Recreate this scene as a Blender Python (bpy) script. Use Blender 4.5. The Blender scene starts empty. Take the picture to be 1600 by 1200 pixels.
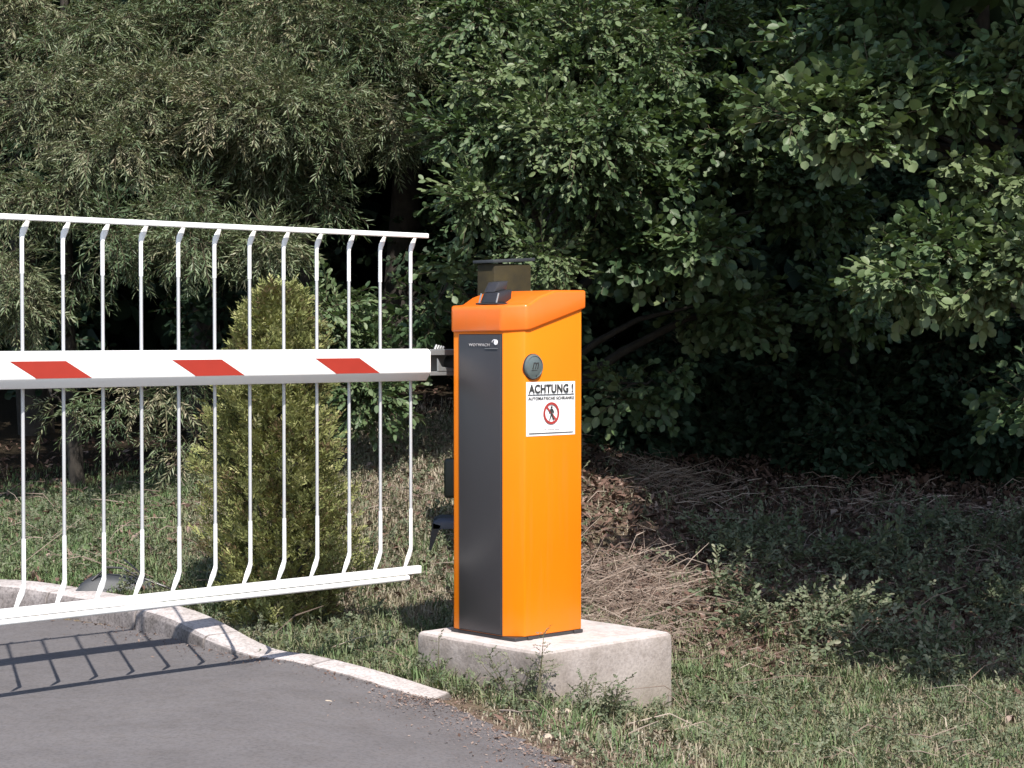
import bpy, bmesh, math, random
import numpy as np
from mathutils import Vector, Matrix

# ------------------------------------------------------------------ camera, sky, sun, exposure
S = bpy.context.scene
C = S.collection
R = math.radians
CAM_Z = 1.04
F = 3050.0                                   # focal length in pixels of a 1600 px wide frame
cd = bpy.data.cameras.new('camera'); cam = bpy.data.objects.new('camera', cd); C.objects.link(cam)
cd.sensor_width = 36; cd.lens = F / 1600 * 36; cd.clip_end = 500; cd.clip_start = 0.1
cam.location = (0, 0, CAM_Z); cam.rotation_euler = (R(90) - math.atan(75 / F), 0, 0)
S.camera = cam
SUN = Vector((0.243, -0.797, 1.0)).normalized()          # towards the sun
W = bpy.data.worlds.new('World'); S.world = W; W.use_nodes = True
wn = W.node_tree; bg = wn.nodes['Background']
sky = wn.nodes.new('ShaderNodeTexSky'); sky.sky_type = 'NISHITA'; sky.sun_disc = False
sky.sun_elevation = math.asin(SUN.z); sky.sun_rotation = math.atan2(SUN.x, SUN.y)
wn.links.new(sky.outputs[0], bg.inputs[0]); bg.inputs[1].default_value = 0.115
sd = bpy.data.lights.new('sun', 'SUN'); sun = bpy.data.objects.new('sun', sd); C.objects.link(sun)
sd.energy = 4.3; sd.angle = R(0.5); sd.color = (1.0, 0.945, 0.87)
sun.rotation_euler = SUN.to_track_quat('Z', 'Y').to_euler(); sun.location = (3, -8, 12)
S.view_settings.view_transform = 'Standard'; S.view_settings.look = 'None'
S.view_settings.exposure = 0.9; S.view_settings.gamma = 1
S.render.engine = 'CYCLES'
S.cycles.max_bounces = 6; S.cycles.transparent_max_bounces = 4

rng = np.random.default_rng(7)
random.seed(7)

# ------------------------------------------------------------------ helpers
PHI = math.atan2(0.683, 0.731)
DX, DY = math.cos(PHI), math.sin(PHI)
Dv = Vector((DX, DY, 0)); Nv = Vector((-DY, DX, 0)); Zv = Vector((0, 0, 1))

def P(d, n, z):                              # along the boom, across it, up
    return (d * DX - n * DY, d * DY + n * DX, z)

def at(px, py, Y):                           # a pixel of the 1600x1200 photograph at depth Y
    return np.array([(px - 800) / F * Y, Y, CAM_Z + (525 - py) / F * Y])

def tag(o, label=None, cat=None, group=None, kind=None):
    if label: o['label'] = label
    if cat: o['category'] = cat
    if group: o['group'] = group
    if kind: o['kind'] = kind
    return o

def thing(name, loc, label, cat, group=None):
    o = bpy.data.objects.new(name, None); C.objects.link(o); o.location = loc
    o.empty_display_size = 0.1
    return tag(o, label, cat, group)

def root_of(o):
    while o.parent: o = o.parent
    return o

def link_mesh(name, me, parent=None):
    o = bpy.data.objects.new(name, me); C.objects.link(o)
    if parent is not None: o.parent = parent
    return o

class MB:
    def __init__(s): s.v = []; s.f = []; s.m = []
    def add(s, vs, fs, m=0):
        b = len(s.v); s.v += [tuple(v) for v in vs]
        s.f += [tuple(i + b for i in f) for f in fs]; s.m += [m] * len(fs)
    def boxdn(s, d0, d1, n0, n1, z0, z1, m=0):
        vs = [P(d, n, z) for z in (z0, z1) for (d, n) in ((d0, n0), (d1, n0), (d1, n1), (d0, n1))]
        s.add(vs, [(3, 2, 1, 0), (4, 5, 6, 7), (0, 1, 5, 4), (1, 2, 6, 5), (2, 3, 7, 6), (3, 0, 4, 7)], m)
    def box(s, x0, x1, y0, y1, z0, z1, m=0):
        vs = [(x, y, z) for z in (z0, z1) for (x, y) in ((x0, y0), (x1, y0), (x1, y1), (x0, y1))]
        s.add(vs, [(3, 2, 1, 0), (4, 5, 6, 7), (0, 1, 5, 4), (1, 2, 6, 5), (2, 3, 7, 6), (3, 0, 4, 7)], m)
    def tube(s, pts, rad, k=10, m=0, cap=True):
        pts = [Vector(p) for p in pts]
        if not hasattr(rad, '__len__'): rad = [rad] * len(pts)
        rings = []; up = Vector((0.31, 0.2, 0.93)).normalized()
        for i, p in enumerate(pts):
            t = (pts[min(i + 1, len(pts) - 1)] - pts[max(i - 1, 0)]).normalized()
            a = t.cross(up)
            if a.length < 0.05: a = t.cross(Vector((1, 0, 0)))
            a.normalize(); b = t.cross(a)
            rings.append([p + (a * math.cos(2 * math.pi * j / k) + b * math.sin(2 * math.pi * j / k)) * rad[i] for j in range(k)])
        vs = [v for r in rings for v in r]; fs = []
        for i in range(len(pts) - 1):
            for j in range(k):
                fs.append((i * k + j, (i + 1) * k + j, (i + 1) * k + (j + 1) % k, i * k + (j + 1) % k))
        if cap:
            fs.append(tuple(range(k))); fs.append(tuple((len(pts) - 1) * k + j for j in reversed(range(k))))
        s.add(vs, fs, m)
    def prism(s, poly, axis0, axis1, fn, m=0):  # poly of 2D points swept from axis0 to axis1 through fn(a, b, axis)
        k = len(poly)
        vs = [fn(a, b, axis0) for a, b in poly] + [fn(a, b, axis1) for a, b in poly]
        fs = [tuple(range(k)), tuple(k + j for j in reversed(range(k)))]
        for j in range(k): fs.append((j, k + j, k + (j + 1) % k, (j + 1) % k))
        s.add(vs, fs, m)
    def build(s, name, mats, parent=None, smooth=35, bevel=0, seg=2, jitter=0):
        loc = Vector((0, 0, 0))
        p = parent
        while p is not None: loc += Vector(p.location); p = p.parent
        me = bpy.data.meshes.new(name)
        me.from_pydata([tuple(Vector(v) - loc) for v in s.v], [], s.f)
        for m in (mats if isinstance(mats, (list, tuple)) else [mats]): me.materials.append(m)
        me.polygons.foreach_set('material_index', s.m)
        bm = bmesh.new(); bm.from_mesh(me)
        bmesh.ops.recalc_face_normals(bm, faces=bm.faces)
        if bevel:
            es = [e for e in bm.edges if len(e.link_faces) == 2 and e.calc_face_angle(0) > R(25)]
            bmesh.ops.bevel(bm, geom=es, offset=bevel, segments=seg, affect='EDGES', profile=0.5, clamp_overlap=True)
        bm.to_mesh(me); bm.free()
        if smooth:
            me.polygons.foreach_set('use_smooth', [True] * len(me.polygons))
            me.set_sharp_from_angle(angle=R(smooth))
        return link_mesh(name, me, parent)

def arrays_mesh(name, V, T, mats, tint=None, matidx=None, parent=None, loc=(0, 0, 0), smooth=False):
    me = bpy.data.meshes.new(name)
    V = np.asarray(V, np.float32) - np.asarray(loc, np.float32)
    k = T.shape[1]; n = len(T)
    me.vertices.add(len(V)); me.vertices.foreach_set('co', V.ravel())
    me.loops.add(n * k); me.loops.foreach_set('vertex_index', T.ravel().astype(np.int32))
    me.polygons.add(n); me.polygons.foreach_set('loop_start', np.arange(0, n * k, k, dtype=np.int32))
    for m in (mats if isinstance(mats, (list, tuple)) else [mats]): me.materials.append(m)
    if matidx is not None: me.polygons.foreach_set('material_index', matidx.astype(np.int32))
    if smooth: me.polygons.foreach_set('use_smooth', np.ones(n, bool))
    if tint is not None:
        a = me.attributes.new('tint', 'FLOAT', 'POINT'); a.data.foreach_set('value', np.asarray(tint, np.float32))
    me.update(calc_edges=True)
    return link_mesh(name, me, parent)

# ------------------------------------------------------------------ materials
def nodes(name):
    m = bpy.data.materials.new(name); m.use_nodes = True
    return m, m.node_tree, m.node_tree.nodes['Principled BSDF']

def ramp(nt, stops, interp='LINEAR'):
    r = nt.nodes.new('ShaderNodeValToRGB'); r.color_ramp.interpolation = interp
    e = r.color_ramp.elements
    while len(e) < len(stops): e.new(0.5)
    for i, (p, c) in enumerate(stops): e[i].position = p; e[i].color = (*c, 1)
    return r

def noise(nt, scale, detail=4, rough=0.55, vec=None):
    n = nt.nodes.new('ShaderNodeTexNoise'); n.inputs['Scale'].default_value = scale
    n.inputs['Detail'].default_value = detail; n.inputs['Roughness'].default_value = rough
    if vec is None:
        tc = nt.nodes.new('ShaderNodeTexCoord'); vec = tc.outputs['Object']
    nt.links.new(vec, n.inputs['Vector'])
    return n

def bump(nt, b, src, strength, dist=0.01):
    n = nt.nodes.new('ShaderNodeBump'); n.inputs['Strength'].default_value = strength; n.inputs['Distance'].default_value = dist
    nt.links.new(src, n.inputs['Height']); nt.links.new(n.outputs[0], b.inputs['Normal'])

def simple(name, col, rough=0.5, metal=0, var=0.12, scale=14, spec=0.5, bmp=0.0, coat=0):
    m, nt, b = nodes(name)
    n = noise(nt, scale)
    lo = tuple(c * (1 - var) for c in col); hi = tuple(min(1, c * (1 + var)) for c in col)
    r = ramp(nt, [(0.3, lo), (0.7, hi)]); nt.links.new(n.outputs[0], r.inputs[0]); nt.links.new(r.outputs[0], b.inputs['Base Color'])
    b.inputs['Roughness'].default_value = rough; b.inputs['Metallic'].default_value = metal
    b.inputs['Specular IOR Level'].default_value = spec
    if coat: b.inputs['Coat Weight'].default_value = coat; b.inputs['Coat Roughness'].default_value = 0.15
    if bmp:
        n2 = noise(nt, scale * 14, 6); bump(nt, b, n2.outputs[0], bmp, 0.004)
    return m

def leafmat(name, stops, rough=0.42, trans=0.25, spec=0.5, tcol=(0.12, 0.2, 0.03)):
    m, nt, b = nodes(name)
    a = nt.nodes.new('ShaderNodeAttribute'); a.attribute_name = 'tint'
    r = ramp(nt, stops); nt.links.new(a.outputs['Fac'], r.inputs[0]); nt.links.new(r.outputs[0], b.inputs['Base Color'])
    b.inputs['Roughness'].default_value = rough; b.inputs['Specular IOR Level'].default_value = spec
    t = nt.nodes.new('ShaderNodeBsdfTranslucent'); t.inputs[0].default_value = (*tcol, 1)
    mx = nt.nodes.new('ShaderNodeMixShader'); mx.inputs[0].default_value = trans
    nt.links.new(b.outputs[0], mx.inputs[1]); nt.links.new(t.outputs[0], mx.inputs[2])
    nt.links.new(mx.outputs[0], nt.nodes['Material Output'].inputs[0])
    return m

M = {}
M['orange'] = simple('orange_paint', (0.72, 0.178, 0.0015), 0.42, var=0.025, scale=5, spec=0.2)
M['lid'] = simple('orange_lid_paint', (0.72, 0.142, 0.009), 0.3, var=0.03, scale=5, spec=0.6)
def dusty(m, z0):
    nt = m.node_tree; b = nt.nodes['Principled BSDF']; src = b.inputs['Base Color'].links[0].from_socket
    tc = nt.nodes.new('ShaderNodeTexCoord'); mp = nt.nodes.new('ShaderNodeMapping'); mp.inputs['Scale'].default_value = (30, 30, 1.6); nt.links.new(tc.outputs['Object'], mp.inputs[0])
    n = noise(nt, 1.0, 5, 0.6, mp.outputs[0]); n2 = noise(nt, 9, 4, 0.6)
    f1 = nt.nodes.new('ShaderNodeMapRange'); f1.inputs[1].default_value = 0.5; f1.inputs[2].default_value = 0.8; f1.inputs[4].default_value = 0.14; nt.links.new(n.outputs[0], f1.inputs[0])
    sp = nt.nodes.new('ShaderNodeSeparateXYZ'); nt.links.new(tc.outputs['Object'], sp.inputs[0])
    ad = nt.nodes.new('ShaderNodeMath'); ad.operation = 'MULTIPLY_ADD'; nt.links.new(n2.outputs[0], ad.inputs[0]); ad.inputs[1].default_value = 0.12; nt.links.new(sp.outputs[2], ad.inputs[2])
    f2 = nt.nodes.new('ShaderNodeMapRange'); f2.inputs[1].default_value = z0 + 0.03; f2.inputs[2].default_value = z0 + 0.16; f2.inputs[3].default_value = 0.22; f2.inputs[4].default_value = 0; nt.links.new(ad.outputs[0], f2.inputs[0])
    sm = nt.nodes.new('ShaderNodeMath'); sm.operation = 'ADD'; nt.links.new(f1.outputs[0], sm.inputs[0]); nt.links.new(f2.outputs[0], sm.inputs[1])
    mx = nt.nodes.new('ShaderNodeMix'); mx.data_type = 'RGBA'; nt.links.new(sm.outputs[0], mx.inputs[0]); nt.links.new(src, mx.inputs[6]); mx.inputs[7].default_value = (0.42, 0.2, 0.075, 1)
    nt.links.new(mx.outputs[2], b.inputs['Base Color'])
dusty(M['orange'], 0.0); dusty(M['lid'], -2.0)
M['panel'] = simple('charcoal_panel', (0.043, 0.041, 0.045), 0.38, metal=0.25, var=0.06, scale=3)
M['seam'] = simple('dark_seam', (0.03, 0.028, 0.03), 0.6)
M['white'] = simple('white_paint', (0.8, 0.8, 0.79), 0.35, var=0.03, scale=6)
M['alu'] = simple('grey_aluminium_paint', (0.5, 0.505, 0.52), 0.35, metal=0.3, var=0.04, scale=8)
M['red'] = simple('red_marking', (0.31, 0.024, 0.012), 0.45, var=0.05, scale=20)
M['steel'] = simple('grey_steel', (0.24, 0.25, 0.255), 0.45, metal=0.4, var=0.12, scale=30)
M['black'] = simple('black_plastic', (0.022, 0.021, 0.024), 0.4, var=0.15, scale=20)
M['bluegrey'] = simple('blue_grey_metal', (0.05, 0.056, 0.075), 0.45, var=0.12, scale=20)
M['dgreen'] = simple('dark_green_plastic', (0.018, 0.024, 0.015), 0.45, var=0.15, scale=20)
M['badge'] = simple('badge_metal', (0.1, 0.125, 0.125), 0.35, metal=0.15, var=0.1, scale=40)
M['ink'] = simple('black_ink', (0.03, 0.03, 0.03), 0.6)
M['redink'] = simple('red_ink', (0.33, 0.03, 0.025), 0.6)
M['sign'] = simple('white_sign_foil', (0.8, 0.79, 0.8), 0.35, var=0.015)
M['palegrey'] = simple('pale_grey_print', (0.42, 0.4, 0.4), 0.4)
M['post'] = simple('weathered_wood', (0.026, 0.018, 0.003), 0.8, var=0.35, scale=22, bmp=0.4)
M['slab'] = simple('dark_grey_plastic', (0.032, 0.035, 0.04), 0.6, var=0.2, scale=12, bmp=0.1)
M['bark'] = simple('bark', (0.028, 0.023, 0.018), 0.9, var=0.35, scale=25, bmp=0.6)
M['twig'] = simple('twig_bark', (0.075, 0.06, 0.035), 0.8, var=0.3, scale=40)
M['stem'] = simple('weed_stem', (0.11, 0.1, 0.055), 0.8, var=0.25, scale=40)
M['stone'] = simple('pale_stone', (0.36, 0.3, 0.24), 0.9, var=0.3, scale=18, bmp=0.5)

def concrete(name, base, dark, light, speck, top=0, blot=0.8):
    m, nt, b = nodes(name)
    n1 = noise(nt, 4.5, 6, 0.65); n2 = noise(nt, 95, 3, 0.6); n3 = noise(nt, 15, 5, 0.7)
    r1 = ramp(nt, [(0.3, dark), (0.52, base), (0.75, light)]); nt.links.new(n1.outputs[0], r1.inputs[0])
    r2 = ramp(nt, [(0.36, (1 - speck,) * 3), (0.55, (1, 1, 1))]); nt.links.new(n2.outputs[0], r2.inputs[0])
    r3 = ramp(nt, [(0.3, (blot, blot * 0.98, blot * 0.95)), (0.6, (1, 1, 1))]); nt.links.new(n3.outputs[0], r3.inputs[0])
    mx = nt.nodes.new('ShaderNodeMix'); mx.data_type = 'RGBA'; mx.blend_type = 'MULTIPLY'; mx.inputs[0].default_value = 1
    nt.links.new(r1.outputs[0], mx.inputs[6]); nt.links.new(r2.outputs[0], mx.inputs[7])
    my = nt.nodes.new('ShaderNodeMix'); my.data_type = 'RGBA'; my.blend_type = 'MULTIPLY'; my.inputs[0].default_value = 1
    nt.links.new(mx.outputs[2], my.inputs[6]); nt.links.new(r3.outputs[0], my.inputs[7])
    out = my.outputs[2]
    if top:                                   # upward faces mixed paler; stained lower band
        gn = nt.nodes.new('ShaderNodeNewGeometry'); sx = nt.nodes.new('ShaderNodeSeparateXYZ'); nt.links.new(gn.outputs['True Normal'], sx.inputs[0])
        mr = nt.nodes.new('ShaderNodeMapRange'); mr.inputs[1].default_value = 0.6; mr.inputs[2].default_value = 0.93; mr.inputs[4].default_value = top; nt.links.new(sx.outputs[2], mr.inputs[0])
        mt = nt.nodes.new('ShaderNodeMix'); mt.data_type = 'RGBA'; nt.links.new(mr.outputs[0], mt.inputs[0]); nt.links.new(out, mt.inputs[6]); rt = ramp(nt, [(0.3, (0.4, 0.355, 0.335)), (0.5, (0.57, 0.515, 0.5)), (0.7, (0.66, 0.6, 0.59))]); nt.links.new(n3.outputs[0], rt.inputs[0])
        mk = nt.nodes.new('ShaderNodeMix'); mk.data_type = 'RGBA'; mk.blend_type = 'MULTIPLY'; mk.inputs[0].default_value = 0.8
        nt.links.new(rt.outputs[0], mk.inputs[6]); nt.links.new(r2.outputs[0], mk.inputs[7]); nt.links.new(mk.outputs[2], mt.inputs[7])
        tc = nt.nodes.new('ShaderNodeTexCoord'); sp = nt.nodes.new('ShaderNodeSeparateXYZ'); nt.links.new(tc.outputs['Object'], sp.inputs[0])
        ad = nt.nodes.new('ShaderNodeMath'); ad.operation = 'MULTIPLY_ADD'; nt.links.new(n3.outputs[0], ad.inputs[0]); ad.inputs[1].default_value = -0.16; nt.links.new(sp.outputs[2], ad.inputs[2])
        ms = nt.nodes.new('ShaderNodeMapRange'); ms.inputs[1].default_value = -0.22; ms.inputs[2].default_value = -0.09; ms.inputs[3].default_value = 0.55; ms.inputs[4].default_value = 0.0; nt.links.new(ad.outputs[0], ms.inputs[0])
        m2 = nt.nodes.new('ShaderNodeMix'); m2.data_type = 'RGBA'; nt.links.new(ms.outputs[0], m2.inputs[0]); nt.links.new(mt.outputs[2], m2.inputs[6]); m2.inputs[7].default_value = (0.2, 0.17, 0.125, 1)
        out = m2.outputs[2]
    nt.links.new(out, b.inputs['Base Color']); b.inputs['Roughness'].default_value = 0.9
    b.inputs['Specular IOR Level'].default_value = 0.25
    bump(nt, b, n2.outputs[0], 0.45, 0.004)
    return m
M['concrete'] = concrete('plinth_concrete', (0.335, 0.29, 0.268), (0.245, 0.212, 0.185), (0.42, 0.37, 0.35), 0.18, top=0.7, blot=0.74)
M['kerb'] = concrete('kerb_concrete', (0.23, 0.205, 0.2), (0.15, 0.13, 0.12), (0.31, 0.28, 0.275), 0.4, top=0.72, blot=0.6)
M['asphalt'] = concrete('asphalt', (0.128, 0.119, 0.122), (0.11, 0.102, 0.104), (0.14, 0.131, 0.134), 0.2, blot=0.95)

def soilmat():
    m, nt, b = nodes('soil')
    n1 = noise(nt, 1.6, 6, 0.65); n2 = noise(nt, 45, 5, 0.7)
    r1 = ramp(nt, [(0.32, (0.105, 0.074, 0.056)), (0.5, (0.17, 0.13, 0.103)), (0.68, (0.14, 0.118, 0.08))]); nt.links.new(n1.outputs[0], r1.inputs[0])
    r2 = ramp(nt, [(0.3, (0.45, 0.43, 0.4)), (0.62, (1.15, 1.1, 1.05))]); nt.links.new(n2.outputs[0], r2.inputs[0])
    mx = nt.nodes.new('ShaderNodeMix'); mx.data_type = 'RGBA'; mx.blend_type = 'MULTIPLY'; mx.inputs[0].default_value = 1
    nt.links.new(r1.outputs[0], mx.inputs[6]); nt.links.new(r2.outputs[0], mx.inputs[7])
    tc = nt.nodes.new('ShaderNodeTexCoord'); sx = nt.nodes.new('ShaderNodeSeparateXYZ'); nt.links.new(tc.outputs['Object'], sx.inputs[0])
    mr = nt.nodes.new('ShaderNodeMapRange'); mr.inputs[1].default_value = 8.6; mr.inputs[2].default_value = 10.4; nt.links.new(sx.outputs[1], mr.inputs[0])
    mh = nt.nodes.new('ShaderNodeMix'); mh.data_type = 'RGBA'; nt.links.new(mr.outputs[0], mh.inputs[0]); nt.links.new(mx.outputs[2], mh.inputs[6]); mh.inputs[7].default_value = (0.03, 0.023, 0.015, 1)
    nt.links.new(mh.outputs[2], b.inputs['Base Color']); b.inputs['Roughness'].default_value = 0.95
    b.inputs['Specular IOR Level'].default_value = 0.1
    bump(nt, b, n2.outputs[0], 0.8, 0.02)
    return m
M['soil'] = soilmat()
M['willow'] = leafmat('narrow_leaf', [(0, (0.075, 0.118, 0.055)), (0.45, (0.145, 0.18, 0.095)), (0.8, (0.22, 0.225, 0.135)), (1, (0.27, 0.24, 0.155))], 0.42, 0.22, 0.4, (0.10, 0.12, 0.03))
M['alder'] = leafmat('round_leaf', [(0, (0.034, 0.064, 0.027)), (0.6, (0.078, 0.122, 0.05)), (1, (0.132, 0.17, 0.08))], 0.5, 0.2, 0.4, (0.08, 0.13, 0.025))
M['shade_leaf'] = leafmat('shade_leaf', [(0, (0.018, 0.036, 0.021)), (0.7, (0.034, 0.062, 0.034)), (1, (0.05, 0.082, 0.046))], 0.55, 0.15, 0.2, (0.04, 0.08, 0.02))  # round leaf again, with the wood's shade put into its colour
M['thuja'] = leafmat('thuja_scale', [(0, (0.12, 0.085, 0.045)), (0.2, (0.14, 0.145, 0.055)), (0.45, (0.2, 0.225, 0.08)), (0.8, (0.3, 0.31, 0.12)), (1, (0.38, 0.36, 0.18))], 0.6, 0.18, 0.25, (0.2, 0.2, 0.04))
M['grass'] = leafmat('grass_blade', [(0, (0.1, 0.165, 0.065)), (0.35, (0.17, 0.215, 0.105)), (0.55, (0.235, 0.222, 0.138)), (0.8, (0.3, 0.252, 0.182)), (1, (0.41, 0.36, 0.285))], 0.6, 0.25, 0.25, (0.14, 0.16, 0.05))
M['straw'] = leafmat('dry_stalk', [(0, (0.14, 0.095, 0.07)), (0.6, (0.24, 0.18, 0.145)), (1, (0.44, 0.36, 0.3))], 0.7, 0.05, 0.3, (0.2, 0.15, 0.1))
M['litter'] = leafmat('dead_leaf', [(0, (0.05, 0.03, 0.022)), (0.6, (0.15, 0.092, 0.072)), (1, (0.28, 0.215, 0.18))], 0.8, 0.05, 0.2, (0.15, 0.08, 0.04))
M['weed'] = leafmat('weed_leaf', [(0, (0.07, 0.1, 0.05)), (0.6, (0.13, 0.15, 0.09)), (1, (0.2, 0.2, 0.135))], 0.6, 0.2, 0.3, (0.1, 0.13, 0.05))

# ------------------------------------------------------------------ terrain
_ph = rng.uniform(0, 6.28, (40, 2)); _an = rng.uniform(0, 6.28, 40)
def wob(x, y, k0, k1, a, b):
    s = 0
    for i in range(a, b):
        k = k0 + (k1 - k0) * (i - a) / max(1, b - a - 1)
        s = s + np.sin(k * (x * math.cos(_an[i]) + y * math.sin(_an[i])) + _ph[i, 0])
    return s / (b - a)

EDGE = np.array([(-30, 11.2), (-8, 8.35), (-4, 7.7), (-2.6, 7.43), (-1.9, 7.26), (-1.49, 7.0), (-1.3, 6.82), (-1.155, 6.65), (-0.988, 6.41), (-0.82, 6.256),
                 (-0.716, 6.2), (-0.474, 6.02), (-0.309, 5.886), (-0.19, 5.80), (-0.02, 5.50), (0.13, 5.2), (0.26, 4.93), (0.42, 4.4), (0.6, 3.5), (0.8, 1.5), (0.9, -6)])
NK = 14                                       # the kerb follows the first NK points

def smooth_path(pts, per=8):
    out = []
    n = len(pts)
    for i in range(n - 1):
        p0, p1, p2, p3 = pts[max(i - 1, 0)], pts[i], pts[i + 1], pts[min(i + 2, n - 1)]
        for j in range(per):
            t = j / per
            out.append(0.5 * ((2 * p1) + (-p0 + p2) * t + (2 * p0 - 5 * p1 + 4 * p2 - p3) * t * t + (-p0 + 3 * p1 - 3 * p2 + p3) * t ** 3))
    out.append(pts[-1]); return np.array(out)
PATH = smooth_path(EDGE, 8)

def sdist(x, y):                              # signed distance to the road edge, positive on the verge side
    x = np.asarray(x, float); y = np.asarray(y, float)
    best = np.full(x.shape, 1e9); sgn = np.ones(x.shape)
    for (a, b) in zip(PATH[:-1], PATH[1:]):
        e = b - a; L = e @ e
        t = np.clip(((x - a[0]) * e[0] + (y - a[1]) * e[1]) / L, 0, 1)
        qx = x - a[0] - t * e[0]; qy = y - a[1] - t * e[1]
        dd = qx * qx + qy * qy; c = e[0] * (y - a[1]) - e[1] * (x - a[0])
        m = dd < best
        best = np.where(m, dd, best); sgn = np.where(m, np.where(c > 0, 1, -1), sgn)
    return np.sqrt(best) * sgn

def sstep(t):
    t = np.clip(t, 0, 1); return t * t * (3 - 2 * t)

def tilt(x):
    return -0.125 * np.clip(np.asarray(x, float) + 0.7, 0, 1.0) - 0.18 * np.clip(np.asarray(x, float) - 0.15, 0, 0.8)

def kerb_h(x):                                # kerb upstand above the road
    return np.interp(np.asarray(x, float), [-3, -1.9, -1.45, -1.2, -1.0, -0.85, -0.7], [0.1, 0.1, 0.084, 0.064, 0.04, 0.014, 0.004])

def ground_z(x, y, sdv=None):
    x = np.asarray(x, float); y = np.asarray(y, float)
    s = sdist(x, y) if sdv is None else sdv
    A = np.interp(x, [-3, -2.0, -1.3, -0.7, 0, 1, 2.5, 5], [0.05, 0.10, 0.34, 0.56, 0.6, 0.52, 0.45, 0.5])
    z = tilt(x) + A * sstep((y - 6.7) / 3.6) + 0.13 * np.clip(y - 10.2, 0, 30)
    z = z + (kerb_h(x) - 0.012) * sstep(s / 0.1)
    z = z + (0.025 * wob(x, y, 3, 9, 0, 14) + 0.012 * wob(x, y, 14, 34, 14, 30)) * sstep((s - 0.1) / 0.5)
    z = z - 0.035 * sstep(-(s + 0.015) / 0.05)
    return z

def grid_mesh(name, xs, ys, mat):
    X, Y = np.meshgrid(xs, ys); x = X.ravel(); y = Y.ravel()
    V = np.stack([x, y, ground_z(x, y)], 1); w = len(xs)
    i = np.arange(w - 1)[None, :] + np.arange(len(ys) - 1)[:, None] * w; i = i.ravel()
    return arrays_mesh(name, V, np.stack([i, i + 1, i + w + 1, i + w], 1), mat, smooth=True)
def axis(lo, a, b, hi, fine, n):
    return np.concatenate([lo + (a - lo) * (1 - np.linspace(1, 0, n, endpoint=False) ** 2), np.arange(a, b, fine), b + (hi - b) * np.linspace(0, 1, n) ** 2])
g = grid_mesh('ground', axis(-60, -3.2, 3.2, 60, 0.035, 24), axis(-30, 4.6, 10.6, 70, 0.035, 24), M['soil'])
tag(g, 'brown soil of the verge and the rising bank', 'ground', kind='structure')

# road sheet
pth = PATH.copy(); jit = np.array([0.018 * math.sin(9.1 * i) + 0.014 * math.sin(3.7 * i + 1) for i in range(len(pth))])
start = NK * 8 - 8
V = []; w = 41
for i, p in enumerate(pth):
    e = pth[min(i + 1, len(pth) - 1)] - pth[max(i - 1, 0)]; e = e / np.hypot(*e)
    off = jit[i] if i > start else 0.0
    q0 = p + np.array([-e[1], e[0]]) * off
    t = i / (len(pth) - 1); q1 = np.array([-40 + 8 * t, 9.5 - 20 * t])
    for j in range(w):
        u = (j / (w - 1)) ** 2.2; q = q0 * (1 - u) + q1 * u
        V.append((q[0], q[1], float(tilt(q[0])) + 0.004 + 0.003 * math.sin(q[0] * 2.1 + q[1] * 1.7)))
i = (np.arange(w - 1)[None, :] + np.arange(len(pth) - 1)[:, None] * w).ravel()
rd = arrays_mesh('road', V, np.stack([i, i + w, i + w + 1, i + 1], 1), M['asphalt'], smooth=True)
tag(rd, 'grey asphalt of the driveway', 'road', kind='structure')

# kerb: stones laid along the edge, top falling flush towards the cabinet
kb = MB()
kp = PATH[8:(NK - 1) * 8 - 2]
acc = 0; cut = 0.0
def kerb_sec(p, e, hscale=1.0):
    nx, ny = -e[1], e[0]; zt = float(tilt(p[0])); h = float(kerb_h(p[0])) + 0.004
    h += 0.004 * math.sin(p[0] * 9); wk = float(np.interp(p[0], [-1.3, -0.75], [0.15, 0.105]))
    return [(p[0] + nx * o, p[1] + ny * o, zt + z) for o, z in ((-0.004, -0.06), (-0.002, h * 0.75), (0.012, h), (wk, h + 0.004), (wk + 0.015, h - 0.01), (wk + 0.015, -0.08))]
L = np.concatenate([[0], np.cumsum(np.hypot(*np.diff(kp, axis=0).T))])
def kpt(s):
    x = np.interp(s, L, kp[:, 0]); y = np.interp(s, L, kp[:, 1])
    x2 = np.interp(s + 0.02, L, kp[:, 0]); y2 = np.interp(s + 0.02, L, kp[:, 1])
    x1 = np.interp(s - 0.02, L, kp[:, 0]); y1 = np.interp(s - 0.02, L, kp[:, 1])
    e = np.array([x2 - x1, y2 - y1]); return np.array([x, y]), e / np.hypot(*e)
s0 = L[-1]; k = 0
while s0 > 0.1 and k < 16:
    ln = 0.5 if s0 > L[-1] - 3.5 else 1.0
    a = max(0, s0 - ln); secs = [kerb_sec(*kpt(s)) for s in np.linspace(a + 0.004, s0 - 0.004, 7)]
    vs = [v for sc in secs for v in sc]; fs = []
    for q in range(6):
        for j in range(6): fs.append((q * 6 + j, q * 6 + (j + 1) % 6, (q + 1) * 6 + (j + 1) % 6, (q + 1) * 6 + j))
    fs += [tuple(range(6)), tuple(36 + j for j in reversed(range(6)))]
    kb.add(vs, fs); s0 = a; k += 1
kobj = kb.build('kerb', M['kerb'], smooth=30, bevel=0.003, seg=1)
tag(kobj, 'pale kerb curving between road and grass', 'kerb', kind='structure')

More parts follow.
